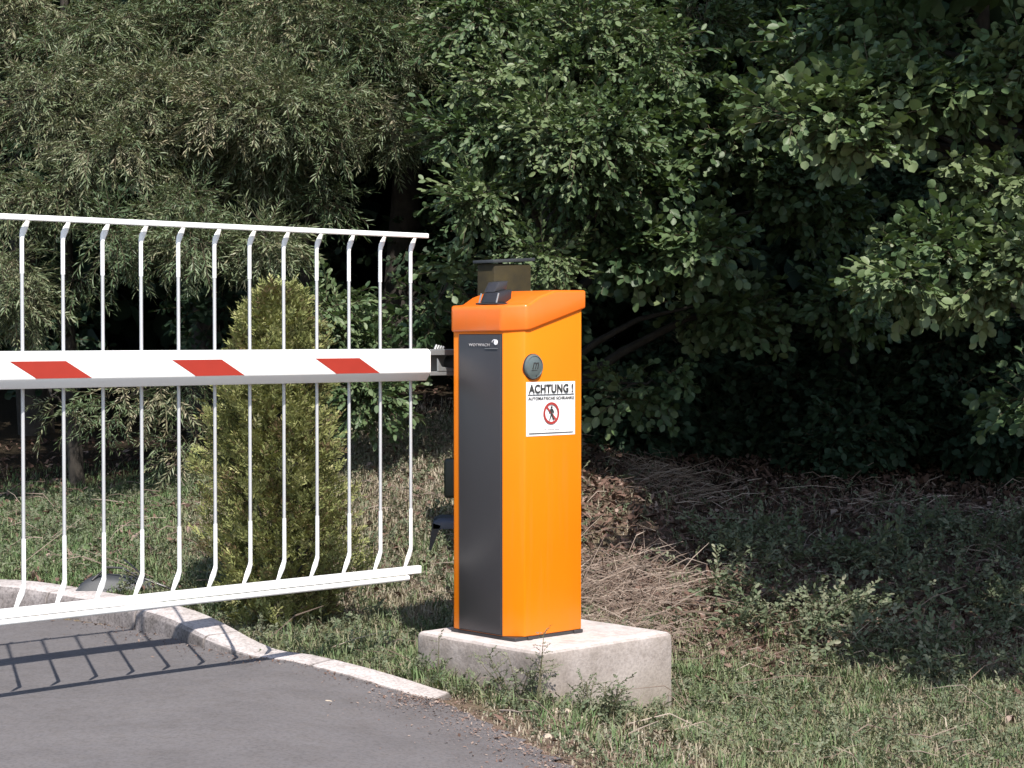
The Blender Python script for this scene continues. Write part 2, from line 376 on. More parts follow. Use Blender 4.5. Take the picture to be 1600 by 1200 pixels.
# ------------------------------------------------------------------ plinth, cabinet, barrier arm
ZP = CAM_Z - 0.9696                           # top of the plinth
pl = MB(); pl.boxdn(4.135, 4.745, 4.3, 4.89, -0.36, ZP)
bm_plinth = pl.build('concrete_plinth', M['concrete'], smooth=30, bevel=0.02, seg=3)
me = bm_plinth.data
bm = bmesh.new(); bm.from_mesh(me); bmesh.ops.subdivide_edges(bm, edges=[e for e in bm.edges if e.calc_length() > 0.15], cuts=14, use_grid_fill=True)
for v in bm.verts:
    p = v.co
    v.co = p + Vector((wob(p.x, p.z * 1.3 + p.y, 22, 60, 0, 10), wob(p.y, p.z + p.x, 22, 60, 10, 20), 0.6 * wob(p.x, p.y, 20, 55, 20, 30))) * 0.0022
bm.to_mesh(me); bm.free()
tag(bm_plinth, 'pale weathered concrete block carrying the orange cabinet', 'plinth')

d0, d1, n0, n1 = 4.211, 4.508, 4.492, 4.806
cab = thing('barrier_cabinet', P(4.35, 4.65, ZP), 'tall orange barrier cabinet with charcoal front panel standing on the concrete block', 'barrier cabinet')

def cut_corner(bm, d, n, nd, nn):             # slice off a vertical corner; (nd, nn) points outward
    co = Vector(P(d, n, 0)); no = (Dv * nd + Nv * nn).normalized()
    r = bmesh.ops.bisect_plane(bm, geom=bm.verts[:] + bm.edges[:] + bm.faces[:], plane_co=co, plane_no=no, clear_outer=True)
    es = [e for e in r['geom_cut'] if isinstance(e, bmesh.types.BMEdge)]
    bmesh.ops.holes_fill(bm, edges=es, sides=0)

def profiled(name, prof, na, nb, cuts, mats, parent, bev, seg=3):
    b = MB(); b.prism(prof, na, nb, lambda d, z, n: P(d, n, z))
    bm = bmesh.new()
    vs = [bm.verts.new(v) for v in b.v]
    for f in b.f: bm.faces.new([vs[i] for i in f])
    bmesh.ops.recalc_face_normals(bm, faces=bm.faces)
    for c in cuts: cut_corner(bm, *c)
    bmesh.ops.recalc_face_normals(bm, faces=bm.faces)
    es = [e for e in bm.edges if len(e.link_faces) == 2 and e.calc_face_angle(0) > R(12)]
    bmesh.ops.bevel(bm, geom=es, offset=bev, segments=seg, affect='EDGES', profile=0.5, clamp_overlap=True)
    me = bpy.data.meshes.new(name); loc = Vector(parent.location)
    for v in bm.verts: v.co -= loc
    bm.to_mesh(me); bm.free()
    me.materials.append(mats)
    me.polygons.foreach_set('use_smooth', [True] * len(me.polygons)); me.set_sharp_from_angle(angle=R(40))
    return link_mesh(name, me, parent)

H0 = CAM_Z
zl = [(d0, H0 + 0.012), (d0 + 0.06, H0 + 0.018), (d1, H0 + 0.088)]
body_prof = [(d0, ZP + 0.012), (d1, ZP + 0.012), (d1, H0 + 0.094), (d0 + 0.06, H0 + 0.026), (d0, H0 + 0.02)]
body = profiled('body', body_prof, n0, n1, [(d0, n0 + 0.059, -0.059, -0.042), (d0, n1 - 0.02, -0.02, 0.02)], M['orange'], cab, 0.004, 2)
o = 0.009
lid_prof = [(d0 - o, H0 + 0.012), (d0 + 0.06, H0 + 0.018), (d1 + 0.012, H0 + 0.09), (d1 + 0.012, H0 + 0.149), (d0 + 0.17, H0 + 0.147),
            (d0 + 0.1, H0 + 0.126), (d0 + 0.055, H0 + 0.1015), (d0 - o + 0.012, H0 + 0.0985), (d0 - o, H0 + 0.088)]
lid = profiled('lid', lid_prof, n0 - o, n1 + 0.004, [(d0 - o, n0 + 0.059, -0.064, -0.047), (d0 - o, n1 - 0.02, -0.03, 0.026)], M['lid'], cab, 0.008, 3)
# top edge of the lid over the side wall is chamfered
b = MB(); b.boxdn(d0 + 0.002, d1 - 0.004, n0 + 0.003, n1 - 0.004, ZP, ZP + 0.0118)
b.boxdn(d0 + 0.055, d0 + 0.075, n0 - 0.004, n0 + 0.01, ZP + 0.001, ZP + 0.012); b.boxdn(d1 - 0.035, d1 + 0.004, n0 - 0.004, n0 + 0.02, ZP + 0.001, ZP + 0.012)
b.build('base_frame', M['seam'], cab, bevel=0.0015, seg=1)
# charcoal panel in the front with a fine dark seam round it
b = MB(); b.boxdn(d0 - 0.0015, d0 + 0.01, n0 + 0.06, n0 + 0.2655, ZP + 0.014, H0 + 0.006)
seam = b.build('panel_seam', M['seam'], cab)
b = MB(); b.boxdn(d0 - 0.005, d0 + 0.01, n0 + 0.0625, n0 + 0.263, ZP + 0.018, H0 + 0.0035)
panel = b.build('front_panel', M['panel'], cab, bevel=0.0015, seg=2)

def text_mesh(name, body_, size, mat, parent, origin, xa, width=None, ext=0.0004, shear=0, off=0.0, bold=0.0):
    cu = bpy.data.curves.new('lettering', 'FONT'); cu.body = body_; cu.size = size; cu.extrude = ext
    cu.align_x = 'CENTER'; cu.align_y = 'CENTER'; cu.shear = shear; cu.resolution_u = 4; cu.offset = bold; cu.space_character = 1.08
    t = bpy.data.objects.new('lettering_curve', cu); C.objects.link(t)
    dg = bpy.context.evaluated_depsgraph_get(); dg.update()
    me = bpy.data.meshes.new_from_object(t.evaluated_get(dg))
    bpy.data.objects.remove(t); bpy.data.curves.remove(cu)
    co = np.empty(len(me.vertices) * 3, np.float32); me.vertices.foreach_get('co', co); co = co.reshape(-1, 3)
    mn, mx = co.min(0), co.max(0)
    co[:, :2] -= ((mn + mx) / 2)[:2]
    if width: co[:, 0] *= width / (mx[0] - mn[0])
    loc = Vector((0, 0, 0)); p = parent
    while p is not None: loc += Vector(p.location); p = p.parent
    xa = Vector(xa); nz = xa.cross(Zv); o3 = Vector(origin) - loc
    A = np.array([xa, Zv, nz]); co = co @ A + np.array(o3)
    me.vertices.foreach_set('co', co.astype(np.float32).ravel()); me.materials.clear(); me.materials.append(mat); me.update()
    me.name = name
    return link_mesh(name, me, parent)

# small pale maker's line and emblem at the top of the panel
text_mesh('lettering', 'WOTWACH', 0.013, M['palegrey'], panel, P(d0 - 0.0075, n0 + 0.162, H0 - 0.0285), -Nv, width=0.098)
b = MB(); b.boxdn(d0 - 0.0078, d0 - 0.0045, n0 + 0.075, n0 + 0.135, H0 - 0.041, H0 - 0.0395)
b.build('underline', M['steel'], panel)
def ring(bm_, cd_, cz, r0, r1, n_, th, a0=0, a1=360, k=28, m=0, fn=None):
    vs = []; fs = []
    for i in range(k + 1):
        a = R(a0 + (a1 - a0) * i / k)
        for r in (r0, r1):
            for t in (0, th): vs.append(fn(cd_ + r * math.cos(a), cz + r * math.sin(a), t))
    for i in range(k):
        q = i * 4; w_ = q + 4
        fs += [(q, q + 2, w_ + 2, w_), (q + 1, w_ + 1, w_ + 3, q + 3), (q, w_, w_ + 1, q + 1), (q + 2, q + 3, w_ + 3, w_ + 2)]
    bm_.add(vs, fs, m)
ff = lambda a, z, t: P(d0 - 0.0056 - 1.6 * t, a, z)
b = MB(); ring(b, n0 + 0.0835, H0 - 0.02, 0.0001, 0.0085, 0, 0.0012, fn=ff, k=18); ring(b, n0 + 0.09, H0 - 0.024, 0.011, 0.0135, 0, 0.0008, 20, 190, 14, fn=ff)
b.build('emblem', M['sign'], panel)

# round badge with the letter
fs_ = lambda a, z, t: P(a, n0 - t, z)
bc, bz, br = d0 + 0.0752, H0 - 0.0975, 0.0395
b = MB()
prof = [(br, 0), (br, 0.006), (br * 0.94, 0.0105), (br * 0.86, 0.0115), (br * 0.84, 0.0095), (br * 0.6, 0.0125), (br * 0.3, 0.0140), (0.0001, 0.0144)]
k = 40; vs = [fs_(bc + r * math.cos(2 * math.pi * j / k), bz + r * math.sin(2 * math.pi * j / k), t) for r, t in prof for j in range(k)]
b.add(vs, [(q * k + j, q * k + (j + 1) % k, (q + 1) * k + (j + 1) % k, (q + 1) * k + j) for q in range(len(prof) - 1) for j in range(k)])
badge = b.build('badge', M['badge'], cab, smooth=25)
b = MB(); ring(b, bc, bz, br * 0.985, br * 1.05, 0, 0.004, fn=fs_, k=40); b.build('rim', M['seam'], badge)
text_mesh('lettering', 'm', 0.045, M['ink'], badge, P(bc + 0.001, n0 - 0.0143, bz + 0.003), Dv, width=0.029, shear=0.35, bold=0.0006)
b = MB(); b.boxdn(bc - 0.016, bc + 0.008, n0 - 0.0145, n0 - 0.0125, bz - 0.0125, bz - 0.0105)
b.build('underline', M['ink'], badge)
b = MB(); ring(b, bc + 0.007, bz - 0.0285, 0.0001, 0.0024, 0, 0.0125, fn=fs_, k=10); b.build('keyhole', M['ink'], badge)

# warning notice on the side wall
sa, sb, sz0, sz1 = d0 + 0.0472, d0 + 0.2647, H0 - 0.319, H0 - 0.1465
b = MB(); b.boxdn(sa, sb, n0 - 0.0012, n0 + 0.001, sz0, sz1)
notice = b.build('warning_notice', M['sign'], cab)
cx_ = (sa + sb) / 2; q = n0 - 0.0035
text_mesh('heading', 'ACHTUNG !', 0.037, M['ink'], notice, P(cx_ - 0.001, q, H0 - 0.1685), Dv, width=0.198, bold=0.0012)
text_mesh('lettering', 'AUTOMATISCHE SCHRANKE', 0.0135, M['ink'], notice, P(cx_, q, H0 - 0.199), Dv, width=0.205, bold=0.0002)
text_mesh('lettering', 'ZUTRITT FÜR PERSONEN VERBOTEN', 0.0045, M['palegrey'], notice, P(cx_, q, H0 - 0.2985), Dv, width=0.075)
b = MB(); b.boxdn(sa + 0.006, sb - 0.006, q - 0.0006, q + 0.003, H0 - 0.1882, H0 - 0.1862)
b.build('rule', M['ink'], notice)
b = MB(); b.boxdn(sa + 0.011, sb - 0.011, q - 0.0006, q + 0.003, H0 - 0.3108, H0 - 0.309)
b.build('rule', M['ink'], notice)
cz = H0 - 0.2475
fq = lambda a, z, t: P(a, q - t, z)   # printed marks stand a hair proud of the foil
b = MB(); ring(b, cx_, cz, 0.0275, 0.0355, 0, 0.0006, fn=fq, k=48)
def bar2(bm_, x0, z0, x1, z1, w0, w1, t=0.0009, fn=fq):
    dx, dz = x1 - x0, z1 - z0; l = math.hypot(dx, dz); ux, uz = -dz / l, dx / l
    pts = [(x0 + ux * w0, z0 + uz * w0), (x0 - ux * w0, z0 - uz * w0), (x1 - ux * w1, z1 - uz * w1), (x1 + ux * w1, z1 + uz * w1)]
    bm_.add([fn(a, z, 0) for a, z in pts] + [fn(a, z, t) for a, z in pts], [(0, 1, 2, 3), (7, 6, 5, 4), (0, 4, 5, 1), (1, 5, 6, 2), (2, 6, 7, 3), (3, 7, 4, 0)])
bar2(b, cx_ - 0.0215, cz + 0.0215, cx_ + 0.0215, cz - 0.0215, 0.0032, 0.0032, 0.0005)
b.build('prohibition_ring', M['redink'], notice)
b = MB(); ring(b, cx_ + 0.001, cz + 0.019, 0.0001, 0.0042, 0, 0.0009, fn=fq, k=14)
bar2(b, cx_ + 0.001, cz + 0.014, cx_ + 0.001, cz - 0.003, 0.0058, 0.0036)
bar2(b, cx_ + 0.000, cz - 0.002, cx_ - 0.0085, cz - 0.023, 0.0026, 0.0018)
bar2(b, cx_ + 0.002, cz - 0.002, cx_ + 0.0095, cz - 0.023, 0.0026, 0.0018)
bar2(b, cx_ - 0.003, cz + 0.0125, cx_ - 0.0095, cz + 0.001, 0.0022, 0.0016)
bar2(b, cx_ + 0.005, cz + 0.0125, cx_ + 0.011, cz + 0.001, 0.0022, 0.0016)
b.build('walking_figure', M['ink'], notice)

# barrier arm
NB = 4.894; DE = 4.2                          # arm axis across, and its end along
def tb(t): return 4.2127 + t                  # same parameter as the photo measurements
arm = thing('boom_barrier', P(3.0, NB, 0.0), 'white barrier boom with red slanted markings and hanging fence of white bars', 'barrier arm')
TL = -3.5
zt, zb = CAM_Z - 0.042, CAM_Z - 0.147
hd = 0.035
sec = [(-hd, zb + 0.028), (-hd, zt - 0.01), (-hd + 0.012, zt), (hd - 0.012, zt), (hd, zt - 0.01), (hd, zb + 0.028), (hd - 0.022, zb), (-hd + 0.022, zb)]
b = MB(); b.prism([(NB + a, z) for a, z in sec], tb(TL), tb(-0.036), lambda a, z, t: P(t, a, z))
boom = b.build('boom', M['white'], arm, smooth=30, bevel=0.003, seg=2)
for kx in range(-1, 6):
    ta = -0.511 - 0.5255 * kx
    if ta + 0.18 > -0.1: continue
    b = MB(); zs1, zs0 = zt - 0.028, zt - 0.0765
    pts = [(ta, zs1), (ta + 0.175, zs1), (ta + 0.258, zs0), (ta + 0.083, zs0)]
    b.add([P(tb(t), NB - hd - 0.0008, z) for t, z in pts] + [P(tb(t), NB - hd + 0.002, z) for t, z in pts],
          [(0, 1, 2, 3), (7, 6, 5, 4), (0, 4, 5, 1), (1, 5, 6, 2), (2, 6, 7, 3), (3, 7, 4, 0)])
    b.build('stripe', M['red'], boom)
ZR = CAM_Z + 0.330
b = MB(); b.boxdn(tb(TL), tb(-0.012), NB + 0.002, NB + 0.018, ZR - 0.008, ZR + 0.008)
b.build('top_rail', M['white'], arm, bevel=0.003, seg=3)
zbr = CAM_Z - 0.757
b = MB(); b.boxdn(tb(TL), tb(-0.045), NB + 0.002, NB + 0.024, zbr - 0.026, zbr)
b.build('bottom_rail', M['white'], arm, bevel=0.003, seg=3)
b = MB(); b.tube([P(tb(TL), NB + 0.006, zbr - 0.0366), P(tb(-0.10), NB + 0.006, zbr - 0.0366)], 0.0085, 12)
b.build('lower_tube', M['white'], arm)
nb = NB + 0.041
def flat_tube(bm_, stations, m=0):            # stations: (t, z, half width along the arm, half depth)
    k = 10; vs = []; fs = []
    for t, z, a, c in stations:
        for j in range(k):
            an = 2 * math.pi * j / k; vs.append(P(t + a * math.cos(an), nb + c * math.sin(an), z))
    n = len(stations)
    for i in range(n - 1):
        for j in range(k): fs.append((i * k + j, i * k + (j + 1) % k, (i + 1) * k + (j + 1) % k, (i + 1) * k + j))
    fs += [tuple(reversed(range(k))), tuple((n - 1) * k + j for j in range(k))]
    bm_.add(vs, fs, m)
nb_ = 0
for i in range(27):
    t = tb(-0.0595 - 0.1291 * i)
    zm1, zm0 = CAM_Z + 0.175, CAM_Z - 0.57
    b = MB()
    q1, q2 = 0.0061, 0.0052
    flat_tube(b, [(t, zm1, q1, q1), (t, CAM_Z + 0.272, q1, q1), (t + 0.001, CAM_Z + 0.281, 0.0085, 0.005), (t + 0.006, CAM_Z + 0.297, 0.0115, 0.0025),
                  (t + 0.0125, CAM_Z + 0.311, 0.0095, 0.0018), (t + 0.021, CAM_Z + 0.3255, 0.006, 0.0018)])
    flat_tube(b, [(t - 0.0285, zbr - 0.012, 0.006, 0.0018), (t - 0.02, zbr + 0.006, 0.008, 0.0018), (t - 0.009, zbr + 0.03, 0.011, 0.0025), (t - 0.001, zbr + 0.052, 0.0085, 0.005), (t, zbr + 0.062, q1, q1), (t, zm0, q1, q1)])
    flat_tube(b, [(t, zm0 - 0.001, q2, q2), (t, zm1 + 0.001, q2, q2)], 1)
    b.build('bar', [M['white'], M['alu']], arm, smooth=50)
# mounting flange between boom and cabinet
b = MB()
b.boxdn(tb(-0.03), tb(0.17), NB - 0.025, NB + 0.03, zt - 0.022, zt - 0.002)
b.boxdn(tb(-0.03), tb(0.17), NB - 0.025, NB + 0.03, zb + 0.016, zb + 0.03)
b.boxdn(tb(-0.03), tb(0.17), NB + 0.022, NB + 0.031, zb + 0.03, zt - 0.022)
b.add([P(tb(0.0), NB - 0.027, zt - 0.03), P(tb(0.0), NB - 0.027, zb + 0.03), P(tb(0.085), NB - 0.027, zb + 0.03), P(tb(0.085), NB - 0.027, zb + 0.04), P(tb(0.02), NB - 0.027, zt - 0.06),
       P(tb(0.0), NB - 0.02, zt - 0.03), P(tb(0.0), NB - 0.02, zb + 0.03), P(tb(0.085), NB - 0.02, zb + 0.03), P(tb(0.085), NB - 0.02, zb + 0.04), P(tb(0.02), NB - 0.02, zt - 0.06)],
      [(0, 1, 2, 3, 4), (9, 8, 7, 6, 5), (0, 5, 6, 1), (1, 6, 7, 2), (2, 7, 8, 3), (3, 8, 9, 4), (4, 9, 5, 0)])
flange = b.build('mounting_flange', M['steel'], arm, bevel=0.002, seg=1)
b = MB(); b.tube([P(tb(0.10), n1 - 0.002, zt - 0.05), P(tb(0.10), NB + 0.02, zt - 0.05)], 0.033, 20)
b.build('shaft', M['black'], flange)
b = MB()
for kk in range(4): b.tube([P(tb(0.0 + 0.011 * kk), NB - 0.012, zt - 0.002), P(tb(0.008 + 0.011 * kk), NB - 0.012, zt + 0.012 - 0.002 * kk)], 0.0045, 8)
b.build('spring', M['steel'], flange)

# ------------------------------------------------------------------ small things round the cabinet
lamp_c = (d0 + 0.045, n0 + 0.15, H0 + 0.101)
lx = thing('warning_lamp', P(*lamp_c), 'small black lamp housing with slanted top standing on the orange lid', 'lamp')
ld, ln_, lz = lamp_c
b = MB(); b.boxdn(ld - 0.03, ld + 0.05, ln_ - 0.05, ln_ + 0.055, lz, lz + 0.006); b.build('foot_plate', M['black'], lx, bevel=0.002)
b = MB(); b.prism([(ld - 0.024, lz + 0.006), (ld + 0.045, lz + 0.006), (ld + 0.05, lz + 0.05), (ld - 0.008, lz + 0.038)], ln_ - 0.035, ln_ + 0.04, lambda d, z, n: P(d, n, z))
b.build('housing', M['black'], lx, bevel=0.004, seg=2)
b = MB(); b.prism([(ld - 0.004, lz + 0.04), (ld + 0.05, lz + 0.048), (ld + 0.058, lz + 0.078), (ld + 0.016, lz + 0.073)], ln_ - 0.008, ln_ + 0.045, lambda d, z, n: P(d, n, z))
b.build('hood', M['panel'], lx, bevel=0.004, seg=2)
for s in (-0.041, 0.041):
    b = MB(); b.tube([P(ld - 0.026, ln_ + s, lz + 0.004), P(ld - 0.016, ln_ + s, lz + 0.036)], 0.0028, 8)
    b.build('clip', M['steel'], lx)

px_, py_ = P(5.24, 5.653, 0)[:2]
wz = float(ground_z(px_, py_))
wp = thing('wooden_post', (px_, py_, wz), 'weathered square wooden post with slanted grey cap standing behind the cabinet', 'post')
pd, pn = 5.14, 5.603
b = MB(); b.boxdn(pd, pd + 0.2, pn, pn + 0.1, wz - 0.08, CAM_Z + 0.283)
b.build('shaft', M['post'], wp, bevel=0.006, seg=2)
b = MB(); zc0 = CAM_Z + 0.284
b.prism([(pd - 0.012, zc0), (pd + 0.212, zc0 + 0.012), (pd + 0.212, zc0 + 0.026), (pd - 0.012, zc0 + 0.012)], pn - 0.01, pn + 0.112, lambda d, z, n: P(d, n, z))
b.build('cap', M['slab'], wp, bevel=0.002)

kx_, ky_ = -0.13, 6.98
kz = float(ground_z(kx_, ky_))
ped = thing('metal_pedestal', (kx_, ky_, kz), 'dark pedestal half hidden behind the cabinet with box and bent bracket', 'pedestal')
b = MB(); b.box(kx_ - 0.025, kx_ + 0.025, ky_ - 0.025, ky_ + 0.025, kz - 0.05, CAM_Z - 0.4); b.build('post', M['black'], ped, bevel=0.003)
b = MB(); xa = (694 - 800) / F * 6.94
b.box(xa, xa + 0.13, ky_ - 0.08, ky_ - 0.026, CAM_Z - 0.575, CAM_Z - 0.435); b.build('box', M['dgreen'], ped, bevel=0.012, seg=3)
b = MB(); za = CAM_Z - 0.66
x0_, x1_ = (677 - 800) / F * 6.94, 0.0
b.prism([(ky_ - 0.1, za - 0.022), (ky_ - 0.1, za), (ky_ - 0.075, za + 0.016), (ky_ + 0.05, za + 0.016), (ky_ + 0.05, za + 0.008), (ky_ - 0.07, za + 0.006), (ky_ - 0.092, za - 0.022)], x0_, x1_, lambda y, z, x: (x + (0.02 if z > za + 0.01 else 0), y, z))
br_ = b.build('bracket', M['bluegrey'], ped, bevel=0.001, seg=1)
b = MB(); b.add([(x0_ - 0.002, ky_ - 0.1, za), (x0_ + 0.028, ky_ - 0.1, za - 0.01), (x0_ - 0.006, ky_ - 0.1, za - 0.1), (x0_ - 0.014, ky_ - 0.1, za - 0.095),
       (x0_ - 0.002, ky_ - 0.08, za), (x0_ + 0.028, ky_ - 0.08, za - 0.01), (x0_ - 0.006, ky_ - 0.08, za - 0.1), (x0_ - 0.014, ky_ - 0.08, za - 0.095)],
      [(0, 1, 2, 3), (7, 6, 5, 4), (0, 4, 5, 1), (1, 5, 6, 2), (2, 6, 7, 3), (3, 7, 4, 0)])
b.build('leg', M['black'], br_)

# grey cover lying in the grass behind the kerb, a black cable over it
gx, gy = (190 - 800) / F * 7.3, 7.3
gz = float(ground_z(gx, gy))
gc = thing('utility_cover', (gx, gy, gz), 'low dark grey cover lying in the grass behind the kerb under a black cable', 'cover')
b = MB(); nx_, nz_ = 18, 9
vs = []
for i in range(nx_ + 1):
    for j in range(nz_ + 1):
        u = -1 + 2 * i / nx_; v = -1 + 2 * j / nz_
        h = 0.066 * (1 - abs(u) ** 3.0) ** 0.6 * (1 - abs(v) ** 2.6) ** 0.5 * (1 - 0.3 * u)
        vs.append((gx + 0.16 * u + 0.01 * v, gy + 0.075 * v + 0.03 * u, gz - 0.015 + h))
b.add(vs, [(i * (nz_ + 1) + j, (i + 1) * (nz_ + 1) + j, (i + 1) * (nz_ + 1) + j + 1, i * (nz_ + 1) + j + 1) for i in range(nx_) for j in range(nz_)])
b.build('shell', M['slab'], gc, smooth=40)
b = MB(); b.tube([(gx - 0.1, gy - 0.07, gz + 0.04), (gx - 0.05, gy - 0.045, gz + 0.085), (gx + 0.01, gy - 0.05, gz + 0.083), (gx + 0.07, gy - 0.07, gz + 0.055), (gx + 0.14, gy - 0.085, gz + 0.03), (gx + 0.2, gy - 0.07, gz + 0.005)], 0.0045, 8)
b.tube([(gx + 0.0, gy + 0.03, gz + 0.105), (gx + 0.04, gy - 0.03, gz + 0.09), (gx + 0.1, gy - 0.08, gz + 0.05)], 0.0035, 8)
b.build('cable', M['black'], gc)

# ------------------------------------------------------------------ leaves, sprays and crowns
def spray(rs, n, length, leaf_len, leaf_w, kind, droop=0.2, spread=0.9):
    V = []; T = []; leaf = []; mi = []
    ax = lambda t: np.array([t * length, 0, -droop * length * t * t])
    for i in range(4):                        # the twig, two crossed ribbons
        a, c = ax(i / 4), ax((i + 1) / 4); w_ = 0.0022 * (1 - i / 5)
        for o_ in (np.array([0, w_, 0]), np.array([0, 0, w_])):
            q_ = len(V); V += [a - o_, a + o_, c + o_ * 0.8, c - o_ * 0.8]; leaf += [-1] * 4
            T += [(q_, q_ + 1, q_ + 2), (q_, q_ + 2, q_ + 3)]; mi += [1, 1]
    for i in range(n):
        t = 0.12 + 0.88 * (i + rs.uniform(0, 0.7)) / n
        p = ax(t); s = 1 if i % 2 else -1
        an = s * rs.uniform(0.45, 1.15) * spread * (1 - 0.5 * t)
        el = rs.uniform(-0.75, 0.35)
        f = np.array([math.cos(an) * math.cos(el), math.sin(an) * math.cos(el), math.sin(el)])
        side = np.cross(f, [0, 0, 1.0]); side /= np.linalg.norm(side); up = np.cross(side, f)
        rl = rs.uniform(-0.9, 0.9); side, up = side * math.cos(rl) + up * math.sin(rl), up * math.cos(rl) - side * math.sin(rl)
        l = leaf_len * rs.uniform(0.65, 1.15); w_ = leaf_w * rs.uniform(0.75, 1.15); b0 = p + f * 0.12 * l
        q_ = len(V)
        if kind == 'narrow':
            curl = rs.uniform(-0.18, 0.05) * l
            V += [b0, b0 + f * l * 0.4 + side * w_ / 2 + up * w_ * 0.2, b0 + f * l + up * curl, b0 + f * l * 0.4 - side * w_ / 2 + up * w_ * 0.2]
            T += [(q_, q_ + 1, q_ + 2), (q_, q_ + 2, q_ + 3)]; leaf += [i] * 4; mi += [0, 0]
        else:
            k_ = up * w_ * rs.uniform(0.06, 0.2); curl = up * rs.uniform(-0.2, 0.1) * l
            pts = [(0.2, 0.34, 0.1), (0.52, 0.5, 0.4), (0.82, 0.36, 0.75)]
            V += [b0] + [b0 + f * l * a_ + side * w_ * c_ + k_ + curl * d_ for a_, c_, d_ in pts] + [b0 + f * l + curl] + [b0 + f * l * a_ - side * w_ * c_ + k_ + curl * d_ for a_, c_, d_ in reversed(pts)]
            V += [b0 + f * l * 0.5 + curl * 0.35]
            T += [(q_ + 8, q_ + j_, q_ + (j_ + 1) % 8) for j_ in range(8)]; leaf += [i] * 9; mi += [0] * 8
    return np.array(V), np.array(T), np.array(leaf), np.array(mi)

KIT = {}
_rs = np.random.default_rng(3)
KIT['willow'] = [spray(_rs, 18, 0.22, 0.05, 0.0088, 'narrow', 0.25, 1.1) for _ in range(10)]
KIT['willow_big'] = [spray(_rs, 10, 0.5, 0.17, 0.05, 'narrow', 0.35, 0.9) for _ in range(4)]
KIT['alder'] = [spray(_rs, 9, 0.19, 0.05, 0.039, 'round', 0.15, 1.1) for _ in range(8)]
KIT['oval'] = [spray(_rs, 13, 0.2, 0.04, 0.02, 'round', 0.2, 1.1) for _ in range(8)]
KIT['big'] = [spray(_rs, 8, 0.5, 0.16, 0.12, 'round', 0.2, 1.0) for _ in range(4)]
KIT['tiny'] = [spray(_rs, 12, 0.16, 0.03, 0.016, 'round', 0.1, 1.0) for _ in range(6)]

def place(kit, pos, dirs, scale, tbase=None, tspread=0.35):
    Vs = []; Ts = []; tn = []; mi = []; base = 0
    which = rng.integers(0, len(kit), len(pos))
    for k, (tv, tt, lf, m_) in enumerate(kit):
        ix = np.where(which == k)[0]
        if not len(ix): continue
        X = dirs[ix] / np.linalg.norm(dirs[ix], axis=1, keepdims=True)
        rnd = rng.normal(0, 0.35, (len(ix), 3)) + np.array([0, 0, 1.0])
        Y = np.cross(rnd, X); Y /= np.linalg.norm(Y, axis=1, keepdims=True) + 1e-9
        Z = np.cross(X, Y)
        B = np.stack([X, Y, Z], 1)            # rows
        v = np.einsum('vi,nij->nvj', tv, B) * scale[ix][:, None, None] + pos[ix][:, None, :]
        nv = len(tv)
        Vs.append(v.reshape(-1, 3)); Ts.append((tt[None] + (np.arange(len(ix)) * nv)[:, None, None] + base).reshape(-1, 3))
        nl = int(lf.max()) + 2
        lt = rng.uniform(-0.5, 0.5, (len(ix), nl)) * tspread * 1.6 + (0.5 if tbase is None else tbase[ix])[..., None] if tbase is not None else rng.uniform(0, 1, (len(ix), nl))
        tn.append(lt[:, lf].reshape(-1)); mi.append(np.tile(m_, len(ix))); base += nv * len(ix)
    return np.concatenate(Vs), np.concatenate(Ts), np.clip(np.concatenate(tn), 0, 1), np.concatenate(mi)

def clump_points(c, r, n, shell=0.45):
    v = rng.normal(0, 1, (n, 3)); v /= np.linalg.norm(v, axis=1, keepdims=True)
    rad = rng.uniform(shell, 1, n) ** 0.6
    return np.asarray(c) + v * rad[:, None] * np.asarray(r), v

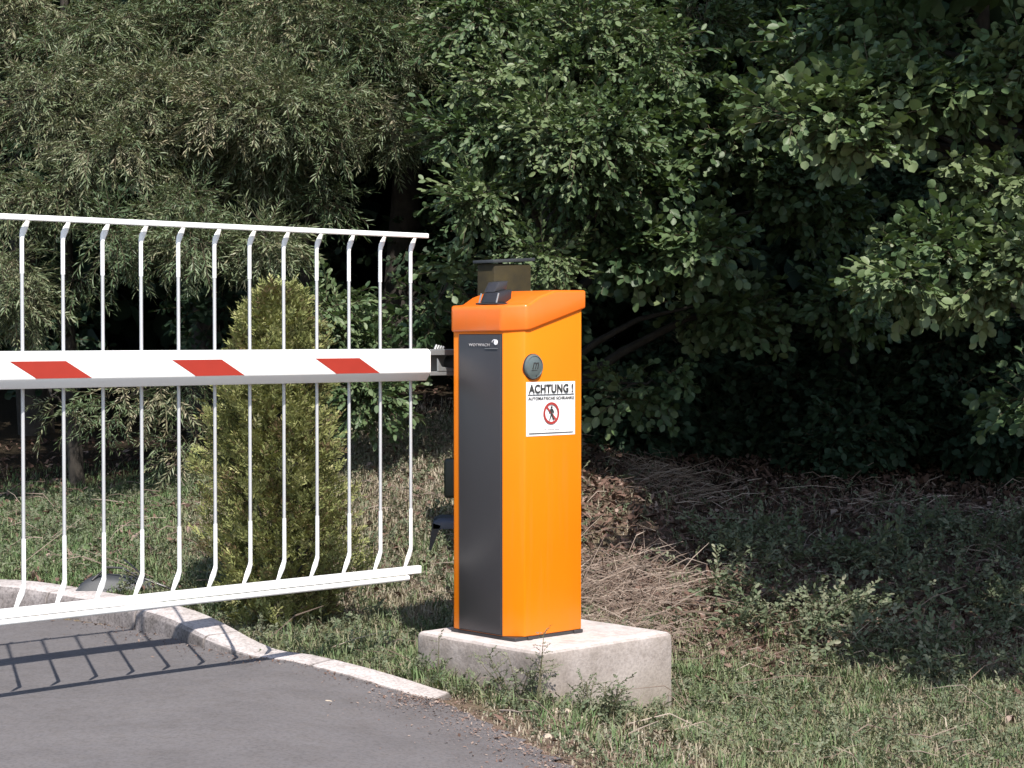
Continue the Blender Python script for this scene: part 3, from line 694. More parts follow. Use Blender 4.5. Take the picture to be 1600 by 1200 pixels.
def make_tree(name, label, cat, base_px, Y, clumps, leaf, droop, group=None, trunk_r=0.07, height=None, crown_name='crown', face=0):
    """clumps: (px, py, depth, rx, rz in px, ry in m, n sprays, kit, scale, tint)"""
    bx = (base_px - 800) / F * Y; gz_ = float(ground_z(bx, Y))
    root = thing(name, (bx, Y, gz_), label, cat, group)
    Vs = []; Ts = []; tn = []; ms = []; off = 0
    if face: clumps = [(c[0], c[1], c[2] + (face * (330 - c[1]) / 330 if c[1] < 330 else 0)) + tuple(c[3:]) for c in clumps]
    tr = MB(); tops = [at(c[0], c[1], c[2]) for c in clumps]
    top_z = height or max(t[2] for t in tops)
    lean = rng.uniform(-0.12, 0.12, 2)
    tp = lambda u: Vector((bx + lean[0] * u * (top_z - gz_) * 0.4 + 0.04 * math.sin(5 * u + bx), Y + lean[1] * u * 0.8, gz_ - 0.1 + u * (top_z - gz_)))
    tr.tube([tp(u) for u in np.linspace(0, 1, 9)], [trunk_r * (1.15 - u) + 0.004 for u in np.linspace(0, 1, 9)], 9)
    for c, ctr in zip(clumps, tops):
        px, py, dep, rx, rz, ry, n, kit, sc, tb_ = c
        r = np.array([rx / F * dep, ry, rz / F * dep])
        h = np.clip((ctr[2] - 0.35 * abs(ctr[0] - bx) - gz_) / (top_z - gz_), 0.08, 0.9)
        a = tp(h); e = Vector(ctr); mid = a.lerp(e, 0.5) + Vector((rng.normal(0, 0.05), rng.normal(0, 0.05), 0.12 * (e - a).length))
        r0 = min(trunk_r * 0.55, 0.012 + 0.012 * (e - a).length)
        tr.tube([a, a.lerp(mid, 0.55) + Vector((0, 0, 0.03)), mid, mid.lerp(e, 0.5), e], [r0, r0 * 0.8, r0 * 0.6, r0 * 0.4, r0 * 0.2], 6)
        nsub = max(2, n // 60)                # sub-clumps give the crown its light and dark lumps
        cen, vv = clump_points(ctr, r * 0.8, nsub, 0.2)
        cnt = rng.multinomial(n, np.full(nsub, 1 / nsub))
        for q_, nn in zip(range(nsub), cnt):
            if nn == 0: continue
            tr.tube([e, e.lerp(Vector(cen[q_]), 0.5) + Vector((0, 0, 0.02)), Vector(cen[q_])], [0.008, 0.006, 0.003], 4, cap=False)
            rr = r.min() * 0.25 + r * rng.uniform(0.22, 0.42)
            p, v = clump_points(cen[q_], rr, nn, 0.1)
            out = v * np.array([1, 1, 0.6]) + (p - np.array(tp(h))) * 0.35 + rng.normal(0, 0.6, (nn, 3)) + np.array([0, -0.15, -droop])
            tbv = np.clip(tb_ + rng.normal(0, 0.2) + rng.normal(0, 0.08, nn), 0, 1)
            V, T, t_, m_ = place(KIT[kit], p, out, sc * rng.uniform(0.7, 1.2, nn), tbv)
            Vs.append(V); Ts.append(T + off); tn.append(t_); ms.append(m_); off += len(V)
    tr.build('trunk', M['bark'], root, smooth=60)
    arrays_mesh(crown_name, np.concatenate(Vs), np.concatenate(Ts), [M[leaf], M['twig']], np.concatenate(tn), np.concatenate(ms), root, root.location)
    return root

WK = 'willow'
make_tree('willow_shrub', 'feathery olive shrub with narrow drooping leaves, behind the left end of the white bars', 'shrub', 130, 10.6, [
    (30, 50, 9.9, 110, 70, 0.35, 546, WK, 0.84, 0.46), (170, 60, 9.7, 130, 70, 0.35, 728, WK, 0.84, 0.36), (110, 150, 9.5, 120, 55, 0.3, 546, WK, 0.84, 0.61), (250, 160, 9.5, 120, 75, 0.35, 806, WK, 0.84, 0.51),
    (20, 300, 10.0, 80, 40, 0.25, 143, WK, 0.84, 0.26), (120, 305, 9.8, 110, 40, 0.25, 265, WK, 0.84, 0.41), (200, 230, 9.6, 90, 40, 0.3, 265, WK, 0.84, 0.46), (230, 400, 9.5, 90, 60, 0.3, 214, WK, 0.84, 0.36),
    (90, 460, 10.0, 80, 50, 0.3, 71, WK, 0.84, 0.21), (15, 480, 9.6, 60, 90, 0.3, 390, WK, 0.76, 0.56), (80, 620, 9.9, 50, 50, 0.25, 22, WK, 0.84, 0.26),
    (0, -200, 10.4, 260, 110, 0.6, 240, 'willow_big', 1, 0.5), (200, -330, 10.2, 260, 130, 0.6, 260, 'willow_big', 1, 0.5), (-200, 100, 10.2, 130, 200, 0.5, 300, 'willow_big', 0.8, 0.5)], 'willow', 0.3, face=0.9, trunk_r=0.035)
make_tree('willow_shrub', 'feathery olive shrub with narrow drooping leaves, above the right half of the white bars', 'shrub', 470, 10.6, [
    (340, 40, 9.8, 130, 80, 0.35, 845, WK, 0.84, 0.36), (460, 70, 9.6, 130, 90, 0.35, 1014, WK, 0.84, 0.36), (580, 90, 9.6, 90, 100, 0.35, 728, WK, 0.84, 0.31), (390, 170, 9.4, 120, 70, 0.35, 832, WK, 0.84, 0.61),
    (500, 180, 9.4, 110, 70, 0.35, 728, WK, 0.84, 0.56), (600, 190, 9.7, 60, 60, 0.3, 234, WK, 0.84, 0.41), (430, 270, 9.8, 90, 40, 0.3, 165, WK, 0.84, 0.46), (300, 280, 9.7, 70, 40, 0.3, 143, WK, 0.84, 0.41), (340, 390, 9.5, 70, 60, 0.3, 182, WK, 0.84, 0.36),
    (400, 360, 9.4, 60, 50, 0.3, 221, WK, 0.84, 0.36), (300, 330, 9.6, 70, 40, 0.3, 165, WK, 0.84, 0.36), (490, 300, 9.8, 60, 40, 0.3, 88, WK, 0.84, 0.36), (200, 620, 9.6, 80, 55, 0.3, 78, WK, 0.84, 0.36), (300, 600, 9.8, 60, 50, 0.3, 52, WK, 0.84, 0.36), (260, 690, 9.6, 60, 40, 0.25, 28, WK, 0.84, 0.31),
    (400, -210, 10.4, 260, 110, 0.6, 260, 'willow_big', 1, 0.5), (520, -340, 10.2, 240, 130, 0.6, 260, 'willow_big', 1, 0.5)], 'willow', 0.3, face=0.9, trunk_r=0.035)
make_tree('leafy_bush', 'small leafy bush growing behind the end of the white boom', 'bush', 520, 9.6, [
    (500, 500, 9.2, 55, 70, 0.2, 260, 'oval', 1, 0.7), (570, 560, 9.3, 50, 50, 0.2, 90, 'oval', 1, 0.5), (600, 620, 9.1, 60, 45, 0.2, 190, 'oval', 1, 0.6), (660, 480, 9.5, 40, 40, 0.2, 40, 'oval', 1, 0.5), (545, 620, 9.3, 50, 30, 0.2, 60, 'tiny', 1, 0.6)], 'alder', 0.1, trunk_r=0.025)
make_tree('alder_tree', 'broad leaved tree with loose pale green branches above and behind the orange cabinet', 'tree', 835, 9.9, [
    (1150, 190, 9.5, 100, 90, 0.3, 300, 'alder', 1, 0.35), (1230, 320, 9.8, 100, 80, 0.3, 260, 'alder', 1, 0.3), (1120, 470, 9.8, 100, 50, 0.3, 170, 'alder', 1, 0.3), (1290, 470, 9.8, 90, 60, 0.3, 170, 'alder', 1, 0.3), (1200, 40, 9.6, 110, 70, 0.3, 260, 'alder', 1, 0.35),
    (780, 40, 8.9, 100, 60, 0.3, 330, 'oval', 1, 0.6), (840, 140, 8.7, 120, 80, 0.35, 520, 'oval', 1, 0.75), (950, 90, 8.8, 110, 90, 0.35, 480, 'oval', 1, 0.7), (920, 220, 8.6, 110, 60, 0.3, 380, 'oval', 1, 0.8),
    (750, 220, 8.7, 70, 50, 0.25, 190, 'oval', 1, 0.6), (990, 190, 8.9, 90, 70, 0.3, 260, 'alder', 1, 0.5), (760, 310, 8.7, 50, 35, 0.2, 90, 'oval', 1, 0.7), (880, 300, 8.8, 110, 40, 0.3, 170, 'oval', 1, 0.5), (1000, 320, 9.2, 90, 60, 0.3, 120, 'alder', 1, 0.4),
    (1070, 60, 9.2, 80, 70, 0.3, 240, 'oval', 1, 0.5), (860, 410, 8.8, 50, 40, 0.2, 130, 'oval', 0.9, 0.7), (970, 400, 9.0, 90, 40, 0.3, 160, 'alder', 1, 0.5), (1060, 390, 9.0, 70, 40, 0.25, 130, 'alder', 1, 0.5), (690, 460, 9.0, 40, 60, 0.2, 50, 'alder', 1, 0.6), (1010, 600, 9.6, 60, 60, 0.25, 45, 'alder', 1, 0.4),
    (700, -230, 9.6, 220, 110, 0.6, 240, 'big', 1, 0.5), (950, -240, 9.6, 240, 110, 0.6, 260, 'big', 1, 0.5), (850, -380, 9.6, 300, 150, 0.8, 300, 'big', 1, 0.5), (1150, -300, 9.6, 250, 150, 0.8, 260, 'big', 1, 0.5)], 'alder', 0.15, trunk_r=0.09, face=0.8)
make_tree('alder_tree', 'tree at the right edge with round grey green leaves on reaching branches', 'tree', 1800, 8.2, [
    (1250, 178, 7.3, 45, 25, 0.15, 34, 'alder', 1, 0.9), (1310, 170, 7.4, 60, 32, 0.2, 80, 'alder', 1, 0.8), (1400, 150, 7.4, 80, 45, 0.25, 150, 'alder', 1, 0.7), (1345, 215, 7.3, 50, 22, 0.15, 45, 'alder', 1, 0.9), (1480, 170, 7.5, 80, 50, 0.25, 140, 'alder', 1, 0.7), (1570, 110, 7.6, 70, 50, 0.25, 110, 'alder', 1, 0.6),
    (1560, 400, 7.4, 80, 55, 0.25, 240, 'alder', 0.9, 0.85), (1450, 410, 7.4, 80, 45, 0.25, 230, 'alder', 0.9, 0.85), (1540, 310, 7.6, 60, 45, 0.25, 130, 'alder', 0.9, 0.7), (1390, 440, 7.3, 50, 18, 0.15, 40, 'alder', 0.9, 0.85), (1600, 640, 7.8, 30, 40, 0.2, 40, 'alder', 1, 0.6), (1380, 60, 8.0, 110, 60, 0.3, 150, 'alder', 1, 0.4), (1240, 110, 8.3, 60, 40, 0.25, 60, 'alder', 1, 0.45),
    (1700, 250, 7.8, 110, 260, 0.4, 330, 'alder', 1.2, 0.6), (1560, -210, 8.1, 180, 100, 0.5, 200, 'big', 0.8, 0.5), (1750, -350, 7.8, 300, 200, 0.9, 420, 'big', 1, 0.5)], 'alder', 0.15, trunk_r=0.11)

# dark trees standing deeper in the wood
def wood_tree(px, Y, label, dens=1.0, lo=560, leaf='shade_leaf', w_=230, kit='alder'):
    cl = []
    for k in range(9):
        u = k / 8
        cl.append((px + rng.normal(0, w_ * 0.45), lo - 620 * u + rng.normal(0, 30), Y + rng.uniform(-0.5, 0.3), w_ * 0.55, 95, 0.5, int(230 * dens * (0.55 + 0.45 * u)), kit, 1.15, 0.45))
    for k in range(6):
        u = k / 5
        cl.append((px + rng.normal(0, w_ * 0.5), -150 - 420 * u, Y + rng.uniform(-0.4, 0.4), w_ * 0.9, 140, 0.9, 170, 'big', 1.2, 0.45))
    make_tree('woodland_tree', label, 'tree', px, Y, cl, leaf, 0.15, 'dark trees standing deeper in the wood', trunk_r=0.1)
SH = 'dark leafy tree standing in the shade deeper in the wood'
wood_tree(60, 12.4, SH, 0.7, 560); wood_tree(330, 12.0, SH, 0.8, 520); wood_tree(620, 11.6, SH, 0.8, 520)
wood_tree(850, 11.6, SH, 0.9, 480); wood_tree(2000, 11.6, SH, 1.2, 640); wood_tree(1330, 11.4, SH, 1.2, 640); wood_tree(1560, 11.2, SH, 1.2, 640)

for i_, (px, Y, hh, nn) in enumerate([(1010, 11.0, 640, 300), (1190, 11.3, 640, 300), (1380, 10.9, 650, 320), (1590, 10.7, 650, 320)]):  # bushes added to blacken the shaded hollow under the trees
    make_tree('leafy_bush', 'dark bush added to fill the deep shade under the trees, ' + ['just right of the cabinet', 'second to the right of the cabinet', 'third to the right of the cabinet', 'at the right edge'][i_], 'bush', px, Y,
              [(px, hh, Y, 110, 70, 0.3, nn, 'alder', 1.1, 0.35), (px + 60, hh - 60, Y + 0.2, 100, 70, 0.3, nn, 'alder', 1.1, 0.3), (px - 70, hh + 40, Y - 0.1, 80, 50, 0.25, nn // 2, 'alder', 1.0, 0.35)], 'shade_leaf', 0.1, 'dark bushes added under the trees', trunk_r=0.03)

# overhanging tree right of the camera: its crown is above the frame and shades the bank
cl = []
for (gx_, gy_, z, rx, ry, rz, n) in [(1.6, 7.75, 4.2, 0.5, 0.32, 0.28, 70), (2.3, 7.9, 4.0, 0.55, 0.36, 0.3, 95), (3.1, 7.9, 4.3, 0.7, 0.4, 0.3, 150),
                                     (1.0, 9.8, 4.4, 0.4, 0.4, 0.35, 110), (1.5, 9.8, 4.7, 0.7, 0.45, 0.4, 190), (2.3, 9.5, 4.5, 0.8, 0.6, 0.4, 200), (2.9, 8.8, 4.7, 0.7, 0.6, 0.4, 170),
                                     (1.7, 10.8, 5.2, 0.9, 0.5, 0.4, 200), (2.8, 10.6, 5.3, 0.9, 0.6, 0.5, 180), (3.4, 9.6, 5.6, 0.9, 0.9, 0.6, 180),
                                     (0.6, 12.3, 5.6, 0.7, 0.6, 0.4, 170), (1.7, 12.2, 5.6, 0.8, 0.6, 0.4, 200), (2.8, 12.2, 5.8, 0.9, 0.7, 0.5, 200), (3.8, 11.3, 5.8, 0.9, 0.8, 0.6, 180)]:
    x, y = gx_ + 0.2535 * z, gy_ - 0.831 * z
    cl.append((800 + x / y * F, 525 - (z - CAM_Z) / y * F, y, rx / y * F, rz / y * F, ry, n, 'big', 0.8, 0.5))
make_tree('alder_tree', 'overhanging tree right of the frame whose crown shades the bank', 'tree', 800 + 3.4 / 7.0 * F, 7.0, cl, 'alder', 0.15, trunk_r=0.13)

# far wood: one mass
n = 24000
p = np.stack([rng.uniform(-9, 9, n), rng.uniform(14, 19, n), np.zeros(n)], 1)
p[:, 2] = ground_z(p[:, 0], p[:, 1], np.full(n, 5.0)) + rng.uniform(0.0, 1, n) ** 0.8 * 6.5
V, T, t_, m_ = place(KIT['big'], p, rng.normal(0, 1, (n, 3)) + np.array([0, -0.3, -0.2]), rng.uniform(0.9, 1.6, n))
wm = arrays_mesh('woodland', V, T, [M['shade_leaf'], M['twig']], t_, m_)
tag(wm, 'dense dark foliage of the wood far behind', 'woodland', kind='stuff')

# ------------------------------------------------------------------ conifer behind the bars
tx, ty = (430 - 800) / F * 6.95, 6.98
tz = float(ground_z(tx, ty))
th = thing('thuja', (tx, ty, tz), 'yellow green columnar conifer growing just behind the white bars', 'conifer')
n = 10500
ht = CAM_Z + 0.135 - tz
u = rng.uniform(0, 1, n) ** 0.9; an = rng.uniform(0, 2 * math.pi, n)
prof_r = np.interp(u, [0, 0.08, 0.2, 0.45, 0.62, 0.78, 0.9, 0.97, 1.0], [0.2, 0.235, 0.26, 0.245, 0.215, 0.175, 0.135, 0.085, 0.03])
lob = 1 + 0.16 * np.sin(an * 3 + u * 9) + 0.26 * np.sin(an * 5 - u * 19) * np.sin(u * 27 + an * 2) + 0.2 * np.sin(an * 8 + u * 37) + np.where(rng.uniform(0, 1, n) < 0.12, rng.uniform(0, 0.35, n), 0)
rr = 0.78 * prof_r * lob * (1 - 0.6 * rng.uniform(0, 1, n) ** 2.2)
p = np.stack([tx + rr * np.cos(an) + 0.02 * np.sin(u * 7), ty + rr * np.sin(an), tz + u * ht * (1 + 0.03 * np.sin(an * 5))], 1)
dirs = np.stack([np.cos(an) * 0.75, np.sin(an) * 0.75, np.full(n, 0.85)], 1) + rng.normal(0, 0.33, (n, 3))
def frond(rs):
    V = []; T = []; lf = []
    for i in range(9):
        s = 1 if i % 2 else -1; t = 0.1 + 0.85 * i / 9
        p0 = np.array([t, 0, -0.1 * t * t]); a = s * rs.uniform(0.5, 0.95) if i < 8 else 0
        f = np.array([math.cos(a), math.sin(a), rs.uniform(-0.3, 0.3)]); sd_ = np.array([-f[1], f[0], rs.uniform(-0.5, 0.5)])
        l = 0.5 * (1 - 0.5 * t); q_ = len(V)
        V += [p0, p0 + f * l * 0.5 + sd_ * 0.055, p0 + f * l, p0 + f * l * 0.5 - sd_ * 0.055]; T += [(q_, q_ + 1, q_ + 2), (q_, q_ + 2, q_ + 3)]; lf += [i] * 4
    return np.array(V), np.array(T), np.array(lf), np.zeros(len(T), int)
KIT['frond'] = [frond(_rs) for _ in range(6)]
tb_ = np.clip(0.52 + 0.3 * np.sin(an * 4 + u * 13) * np.sin(an * 3 - u * 17) + rng.normal(0, 0.16, n) - np.where(np.sin(an * 7 + u * 29) > 0.8, 0.4, 0), 0, 1)
V, T, t_, m_ = place(KIT['frond'], p, dirs, rng.uniform(0.03, 0.07, n), tb_)
arrays_mesh('crown', V, T, [M['thuja']], t_, m_, th, th.location)
b = MB(); b.tube([(tx, ty, tz - 0.05), (tx + 0.01, ty, tz + ht * 0.5), (tx + 0.01, ty, tz + ht * 0.92)], [0.03, 0.02, 0.006], 8)
for k in range(60):
    a = rng.uniform(0, 6.28); z_ = rng.uniform(0.04, 0.85); r_ = float(np.interp(z_, [0, 0.2, 0.6, 1], [0.2, 0.2, 0.15, 0.03]))
    b.tube([(tx, ty, tz + z_ * ht), (tx + r_ * math.cos(a), ty + r_ * math.sin(a), tz + z_ * ht + r_ * 0.9)], [0.007, 0.003], 5)
b.build('trunk', M['bark'], th, smooth=60)

# ------------------------------------------------------------------ grass, straw, litter
def in_plinth(x, y, pad=0.0):
    d = x * DX + y * DY; n_ = -x * DY + y * DX
    return (d > 4.135 - pad) & (d < 4.745 + pad) & (n_ > 4.3 - pad) & (n_ < 4.89 + pad)

def scatter(n, y0, y1, keep, smin=0.16, ragged=0.02):
    out = []
    tot = 0
    while tot < n:
        y = rng.uniform(y0, y1, n); x = rng.uniform(-1, 1, n) * (0.29 * y + 0.35)
        s = sdist(x, y)
        thr = np.where((y < 5.78) & (x > -0.25), ragged + 0.05 * wob(x, y, 8, 30, 6, 22) + 0.02 * rng.normal(0, 1, n), np.interp(x, [-1.3, -0.75], [smin, smin - 0.035]))
        k = (s > thr) & ~in_plinth(x, y, 0.01) & (rng.uniform(0, 1, n) < keep(x, y, s))
        out.append(np.stack([x[k], y[k], s[k]], 1)); tot += k.sum()
    a = np.concatenate(out)[:n]; return a[:, 0], a[:, 1], a[:, 2]

def blades(x, y, z, hgt, wid, lean, tint):
    n = len(x); az = rng.uniform(0, 6.28, n); fx, fy = np.cos(az), np.sin(az); sx, sy = -fy, fx
    h = hgt; l = lean * h; w = wid
    base = np.stack([x, y, z - 0.008], 1); side = np.stack([sx, sy, np.zeros(n)], 1) * w[:, None]
    fwd = np.stack([fx, fy, np.zeros(n)], 1)
    mid = base + fwd * (l * 0.35)[:, None] + np.array([0, 0, 1.0]) * (h * 0.6 + 0.008)[:, None]
    tip = base + fwd * l[:, None] + np.array([0, 0, 1.0]) * (h * np.sqrt(np.clip(1 - 0.5 * lean ** 2, 0.05, 1)) + 0.008)[:, None]
    V = np.stack([base - side, base + side, mid - side * 0.75, mid + side * 0.75, tip], 1).reshape(-1, 3)
    q_ = np.arange(n)[:, None] * 5
    T = np.concatenate([q_ + np.array([0, 1, 3]), q_ + np.array([0, 3, 2]), q_ + np.array([2, 3, 4])], 0)
    return V, T, np.repeat(tint, 5)

def dryness(x, y):                            # 0 green .. 1 dry, patches on the ground
    base = np.interp(y, [5, 6.6, 7.4, 8.6, 10], [0.56, 0.54, 0.55, 0.72, 0.75])
    left = sstep((-1.25 - x) / 0.4); base = base * (1 - left) + 0.14 * left + 0.1 * sstep((x - 1.1) / 0.4)
    cent = np.exp(-((x + 0.42) / 0.28) ** 2 - ((y - 6.45) / 0.25) ** 2); base = base - 0.25 * cent
    rightg = np.exp(-((x - 0.85) / 0.3) ** 2 - ((y - 6.6) / 0.35) ** 2); base = base - 0.2 * rightg
    front = sstep((6.05 - y) / 0.3) * sstep((0.75 - x) / 0.3); base = base + 0.36 * front
    base = base + 0.22 * np.exp(-((x + 0.35) / 0.38) ** 2) * sstep((y - 6.8) / 0.4)
    return base + 0.27 * wob(x, y, 2.5, 7, 0, 12) + 0.12 * wob(x, y, 9, 22, 12, 26)

def gdens(x, y, s):
    front = sstep((6.1 - y) / 0.35) * sstep((0.8 - x) / 0.3)
    shade = sstep((y - 7.3) / 0.7) * sstep((x - 0.1) / 0.3)
    bare = sstep((y - 9.8) / 1.2)
    return np.clip((0.9 + 0.5 * wob(x, y, 4, 12, 5, 20)) * (1 - 0.76 * front) * (1 - 0.95 * shade) * (1 - 0.9 * bare), 0.02, 1)
n = 300000
x, y, s = scatter(n, 4.7, 11.2, gdens)
dr = dryness(x, y); tint = np.clip(dr + rng.normal(0, 0.17, n), 0, 1)
hg = rng.gamma(4, 0.0065, n) * (1 + 0.5 * wob(x, y, 3, 8, 3, 15)) * np.interp(s, [0.0, 0.12, 0.4], [0.35, 0.55, 1])
# tufts of longer blades
nt_ = 420; cx2, cy2, cs2 = scatter(nt_, 4.9, 8.2, lambda x, y, s: np.clip(0.3 + wob(x, y, 3, 9, 1, 18), 0.02, 1) * (1 - 0.8 * sstep((y - 7.2) / 0.6) * sstep((x - 0.1) / 0.3)))
ti = rng.integers(0, nt_, 16000); tx2 = cx2[ti] + rng.normal(0, 0.022, 16000); ty2 = cy2[ti] + rng.normal(0, 0.022, 16000)
k = ~in_plinth(tx2, ty2, 0.012) & (sdist(tx2, ty2) > 0.17); tx2, ty2, ti = tx2[k], ty2[k], ti[k]
x = np.concatenate([x, tx2]); y = np.concatenate([y, ty2]); s = np.concatenate([s, cs2[ti]]); n = len(x)
hg = np.concatenate([hg, rng.uniform(0.025, 0.085, len(tx2))]); tint = np.concatenate([tint, np.clip(rng.normal(0.22, 0.12, len(tx2)) + rng.normal(0, 0.12, nt_)[ti], 0, 1)])
V, T, t_ = blades(x, y, ground_z(x, y, s), np.clip(hg, 0.008, 0.11), rng.uniform(0.0014, 0.003, n), rng.uniform(0.2, 1.25, n), tint)
go = arrays_mesh('grass', V, T, [M['grass']], t_); tag(go, 'short mixed green and dry grass covering the verge and bank', 'grass', kind='stuff')

# broad small leaves of low weeds in the grass
n = 8000
x, y, s = scatter(n, 4.9, 10.4, lambda x, y, s: np.clip(0.35 + 0.6 * wob(x, y, 3, 10, 8, 22), 0.03, 1) * (1 - 0.6 * sstep((6.0 - y) / 0.3)) * (1 - 0.85 * sstep((y - 7.2) / 0.5) * sstep((x - 0.1) / 0.3)))
p = np.stack([x, y, ground_z(x, y, s) + rng.uniform(0, 0.035, n)], 1)
nc = 70; cxy = np.stack([rng.uniform(0.85, 3.0, nc), rng.uniform(7.1, 9.2, nc)], 1); rad_ = rng.uniform(0.04, 0.16, nc); ci = rng.integers(0, nc, 2000)
qx = cxy[ci, 0] + rng.normal(0, 1, 2000) * rad_[ci]; qy = cxy[ci, 1] + rng.normal(0, 1, 2000) * rad_[ci]
p = np.concatenate([p, np.stack([qx, qy, ground_z(qx, qy, np.full(2000, 3.0)) + rng.uniform(0.01, 0.1, 2000)], 1)]); n += 2000
V, T, t_, m_ = place(KIT['tiny'], p, rng.normal(0, 1, (n, 3)) * np.array([1, 1, 0.3]) + np.array([0, 0, 0.75]), np.concatenate([rng.uniform(0.25, 0.55, n - 2000), rng.uniform(0.5, 1.0, 2000)]), np.clip(rng.normal(0.5, 0.2, n), 0, 1))
wo = arrays_mesh('ground_cover', V, T, [M['weed'], M['stem']], t_, m_); tag(wo, 'low broad leaved weeds growing through the grass', 'ground cover', kind='stuff')

# dry stalks lying and leaning on the bank
n = 3100
x, y, s = scatter(n, 5.6, 10.6, lambda x, y, s: np.clip(sstep((y - 6.9) / 0.9) * (0.25 + 0.75 * sstep((x + 0.1) / 0.4)) * sstep((0.05 + wob(x, y, 2.5, 8, 2, 16)) / 0.3) * (0.12 + 0.88 * np.exp(-((x - 0.45) / 0.45) ** 2)), 0.012, 1))
az = rng.normal(0.15, 1.0, n) + 2.2 * wob(x, y, 1.5, 4, 5, 15) + np.where(rng.uniform(0, 1, n) < 0.5, 0, math.pi); el = np.abs(rng.normal(0.12, 0.35, n))
ln2 = rng.gamma(2.2, 0.05, n) + 0.03
dv = np.stack([np.cos(az) * np.cos(el), np.sin(az) * np.cos(el) * 0.9, np.sin(el)], 1)
b0 = np.stack([x, y, ground_z(x, y, s) + rng.uniform(0.0, 0.05, n)], 1)
sag = np.array([0, 0, -1.0]) * (ln2 * rng.uniform(0, 0.25, n))[:, None]
mid = b0 + dv * (ln2 * 0.5)[:, None] - sag * 0.35; end = b0 + dv * ln2[:, None] + sag
gm = ground_z(mid[:, 0], mid[:, 1], np.full(n, 3.0)); ge = ground_z(end[:, 0], end[:, 1], np.full(n, 3.0))
mid[:, 2] = np.maximum(mid[:, 2], gm + 0.012); end[:, 2] = np.maximum(end[:, 2], ge + 0.008)
w_ = rng.uniform(0.0009, 0.0023, n)[:, None]; o1 = np.array([0, 0.3, 0.95]) * w_; o2 = np.cross(dv, [0, 0.3, 0.95]) * w_
V = np.stack([b0 - o1, b0 + o1, mid + o1, mid - o1, end + o1 * 0.4, end - o1 * 0.4, b0 - o2, b0 + o2, mid + o2, mid - o2, end + o2 * 0.4, end - o2 * 0.4], 1).reshape(-1, 3)
q_ = np.arange(n)[:, None] * 12
T = np.concatenate([q_ + np.array(f) for f in ((0, 1, 2), (0, 2, 3), (3, 2, 4), (3, 4, 5), (6, 7, 8), (6, 8, 9), (9, 8, 10), (9, 10, 11))], 0)
so = arrays_mesh('dry_stalks', V, T, [M['straw']], np.repeat(np.clip(rng.normal(0.6, 0.25, n), 0, 1), 12)); tag(so, 'pale dry stalks lying over the bank', 'dry stalks', kind='stuff')

# dead leaves and crumbs on the ground, thinning out over the road edge
def flakes(x, y, z, size, tint, tiltv=0.5):
    n = len(x); az = rng.uniform(0, 6.28, n); f = np.stack([np.cos(az), np.sin(az), rng.normal(0, tiltv, n)], 1); g_ = np.stack([-np.sin(az), np.cos(az), rng.normal(0, tiltv, n)], 1) * rng.uniform(0.25, 0.6, n)[:, None]
    c = np.stack([x, y, z], 1); sz = size[:, None]
    up = np.array([0, 0, 1.0]) * sz * rng.uniform(0, 0.35, n)[:, None]
    V = np.stack([c - f * sz, c + g_ * sz + up, c + f * sz, c - g_ * sz + up], 1).reshape(-1, 3)
    q_ = np.arange(n)[:, None] * 4
    return V, np.concatenate([q_ + np.array([0, 1, 2]), q_ + np.array([0, 2, 3])], 0), np.repeat(tint, 4)
n = 36000
x, y, s = scatter(n, 4.7, 12, lambda x, y, s: np.clip(0.06 + 0.94 * sstep((y - 6.9) / 0.8), 0.03, 1) * (0.25 + 0.75 * sstep((x + 0.2) / 0.5)))
V, T, t_ = flakes(x, y, ground_z(x, y, s) + rng.uniform(0.004, 0.03, n), rng.gamma(4, 0.003, n) + 0.004, np.clip(rng.normal(0.45, 0.25, n), 0, 1))
lo_ = arrays_mesh('leaf_litter', V, T, [M['litter']], t_); tag(lo_, 'brown dead leaves scattered over soil and bank', 'leaf litter', kind='stuff')
n = 8000
i = rng.integers(12 * 8, len(PATH) - 10, n); off = np.concatenate([rng.gamma(1.3, 0.07, n // 2), -rng.uniform(0, 0.4, n - n // 2)])
e = PATH[np.clip(i + 1, 0, len(PATH) - 1)] - PATH[i - 1]; e /= np.linalg.norm(e, axis=1, keepdims=True)
jx = PATH[i] + e * rng.uniform(-0.06, 0.06, (n, 1)) + np.stack([e[:, 1], -e[:, 0]], 1) * off[:, None]
x, y = jx[:, 0], jx[:, 1]; s = sdist(x, y); k = ~in_plinth(x, y, 0.01); x, y, s = x[k], y[k], s[k]
z = np.where(s < 0, tilt(x) + 0.009, ground_z(x, y, s) + 0.006)
V, T, t_ = flakes(x, y, z, rng.gamma(2.2, 0.0011, len(x)) + 0.0009, np.clip(rng.normal(0.75, 0.25, len(x)), 0, 1), 0.35)
ng = 900; ig = rng.integers(3 * 8, 12 * 8, ng); eg = PATH[ig + 1] - PATH[ig - 1]; eg /= np.linalg.norm(eg, axis=1, keepdims=True)
jg = PATH[ig] + eg * rng.uniform(-0.08, 0.08, (ng, 1)) + np.stack([eg[:, 1], -eg[:, 0]], 1) * (rng.gamma(1.1, 0.05, ng) + 0.004)[:, None]
V2, T2, t2 = flakes(jg[:, 0], jg[:, 1], tilt(jg[:, 0]) + 0.009, rng.gamma(2.0, 0.0012, ng) + 0.001, np.clip(rng.normal(0.55, 0.3, ng), 0, 1), 0.35)
T = np.concatenate([T, T2 + len(V)]); V = np.concatenate([V, V2]); t_ = np.concatenate([t_, t2])
do = arrays_mesh('debris', V, T, [M['litter']], t_); tag(do, 'dry crumbs and leaf bits along the crumbling road edge', 'debris', kind='stuff')

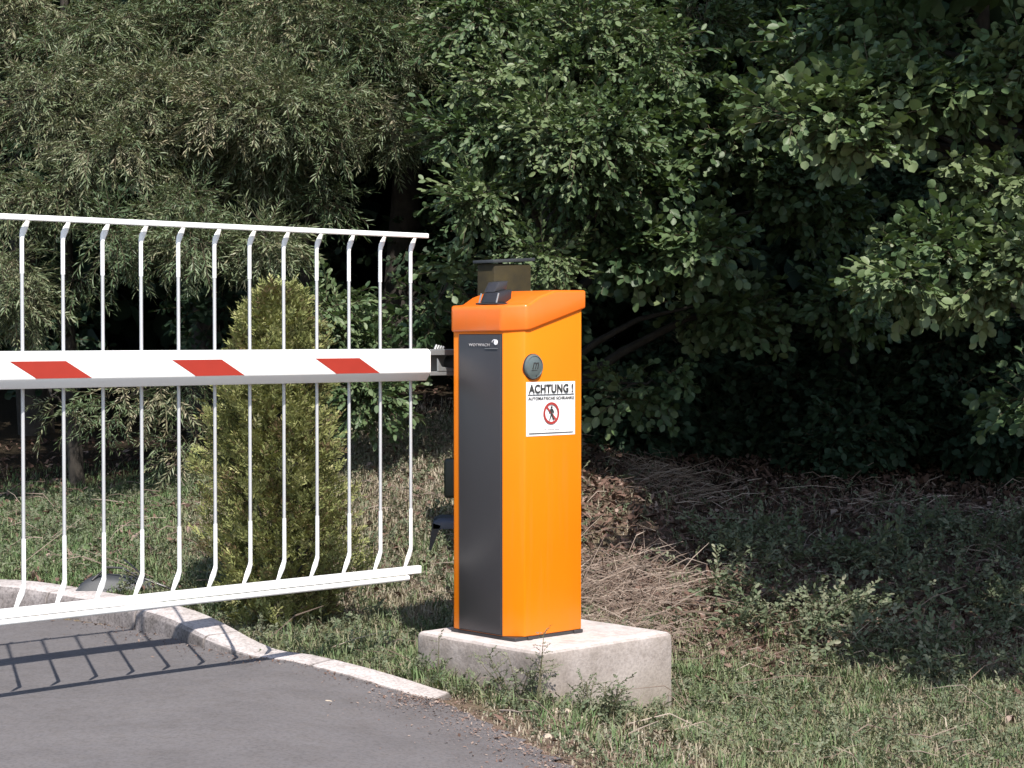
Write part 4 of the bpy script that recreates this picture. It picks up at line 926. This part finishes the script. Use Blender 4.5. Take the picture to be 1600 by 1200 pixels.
# ------------------------------------------------------------------ weeds round the plinth, one by one
def weed(px, py, Y, h, nst, label, kit='tiny', sc=0.5, lean=0.15):
    x = (px - 800) / F * Y; z = float(ground_z(x, Y))
    r_ = thing('weed', (x, Y, z), label, 'weed', 'weeds growing round the concrete block')
    b = MB(); ps = []; ds = []
    for k in range(nst):
        a = rng.uniform(0, 6.28); l = rng.uniform(0.2, 1) * lean; hh = h * rng.uniform(0.65, 1)
        tip = Vector((x + l * math.cos(a) * hh * 3, Y + l * math.sin(a) * hh * 3 - 0.01, z + hh)); bs = Vector((x + rng.normal(0, 0.008), Y + rng.normal(0, 0.008), z - 0.01))
        md = bs.lerp(tip, 0.5) + Vector((0, 0, 0.08 * hh)); b.tube([bs, md, tip], [0.0022, 0.0017, 0.0009], 5)
        for q in range(int(5 + hh * 40)):
            u = rng.uniform(0.12, 1); p = bs.lerp(md, u * 2) if u < 0.5 else md.lerp(tip, u * 2 - 1); ps.append(p)
            ds.append((rng.normal(0, 1), rng.normal(0, 1), rng.uniform(0.1, 1.2)))
    b.build('stem', M['stem'], r_, smooth=60)
    n = len(ps); V, T, t_, m_ = place(KIT[kit], np.array([tuple(p) for p in ps]), np.array(ds), rng.uniform(0.5, 1, n) * sc, np.clip(rng.normal(0.5, 0.2, n), 0, 1))
    arrays_mesh('leaves', V, T, [M['weed'], M['stem']], t_, m_, r_, r_.location)
weed(915, 1090, 5.93, 0.13, 5, 'bushy grey green weed in front of the sunlit face of the concrete block', sc=0.36)
weed(950, 1095, 5.94, 0.14, 9, 'dense grey green weed right of the bushy one at the sunlit block face', sc=0.4)
weed(832, 1090, 5.93, 0.14, 3, 'leafy weed growing at the near corner of the concrete block', sc=0.38)
weed(806, 1095, 5.97, 0.16, 6, 'low spreading weed against the shaded block face', sc=0.4, lean=0.35)
weed(840, 2000, 5.9, 0.25, 2, 'tall single stalk rising above the near corner of the block', sc=0.28, lean=0.05)
weed(690, 1075, 6.15, 0.2, 1, 'thin tall weed at the left end of the concrete block', sc=0.26, lean=0.1)
weed(715, 1085, 5.98, 0.13, 2, 'thin leaning dry stalk beside the flush end of the kerb', sc=0.12, lean=0.4)
weed(1040, 1110, 6.25, 0.06, 3, 'small weed at the right corner of the concrete block', sc=0.3)

# stones
def stone(px, py, Y, r, label, flat=0.5):
    x = (px - 800) / F * Y; z = float(ground_z(x, Y)) if float(sdist(np.array([x]), np.array([Y]))[0]) > 0 else float(tilt(x)) + 0.004
    bm = bmesh.new(); bmesh.ops.create_icosphere(bm, subdivisions=3, radius=1)
    a = rng.uniform(0, 9, 3)
    for v in bm.verts:
        q = 1 + 0.16 * math.sin(3 * v.co.x + a[0]) + 0.13 * math.sin(4 * v.co.y + a[1]) + 0.12 * math.sin(5 * v.co.z + a[2]) + 0.05 * math.sin(11 * v.co.x + 9 * v.co.y)
        v.co = Vector((v.co.x * q * r, v.co.y * q * r * 0.7, v.co.z * q * r * flat))
    me = bpy.data.meshes.new('stone'); bm.to_mesh(me); bm.free(); me.materials.append(M['stone'])
    me.polygons.foreach_set('use_smooth', [True] * len(me.polygons)); me.set_sharp_from_angle(angle=R(30))
    o = link_mesh('stone', me); o.location = (x, Y, z + r * flat * 0.4); tag(o, label, 'stone', 'stones lying round the concrete block')
stone(872, 1096, 5.9, 0.035, 'tan stone at the foot of the sunlit block face')
stone(903, 2000, 5.9, 0.022, 'small tan stone right of the larger one at the block foot')
stone(1075, 1120, 6.12, 0.06, 'long low stone beside the right corner of the block', 0.35)
stone(855, 1150, 5.55, 0.014, 'white pebble on the dirt between road and block', 0.7)
stone(1010, 1000, 7.1, 0.016, 'pale pebble in the grass right behind the block', 0.7)
stone(512, 1098, 5.62, 0.011, 'white pebble lying alone on the asphalt', 0.3)
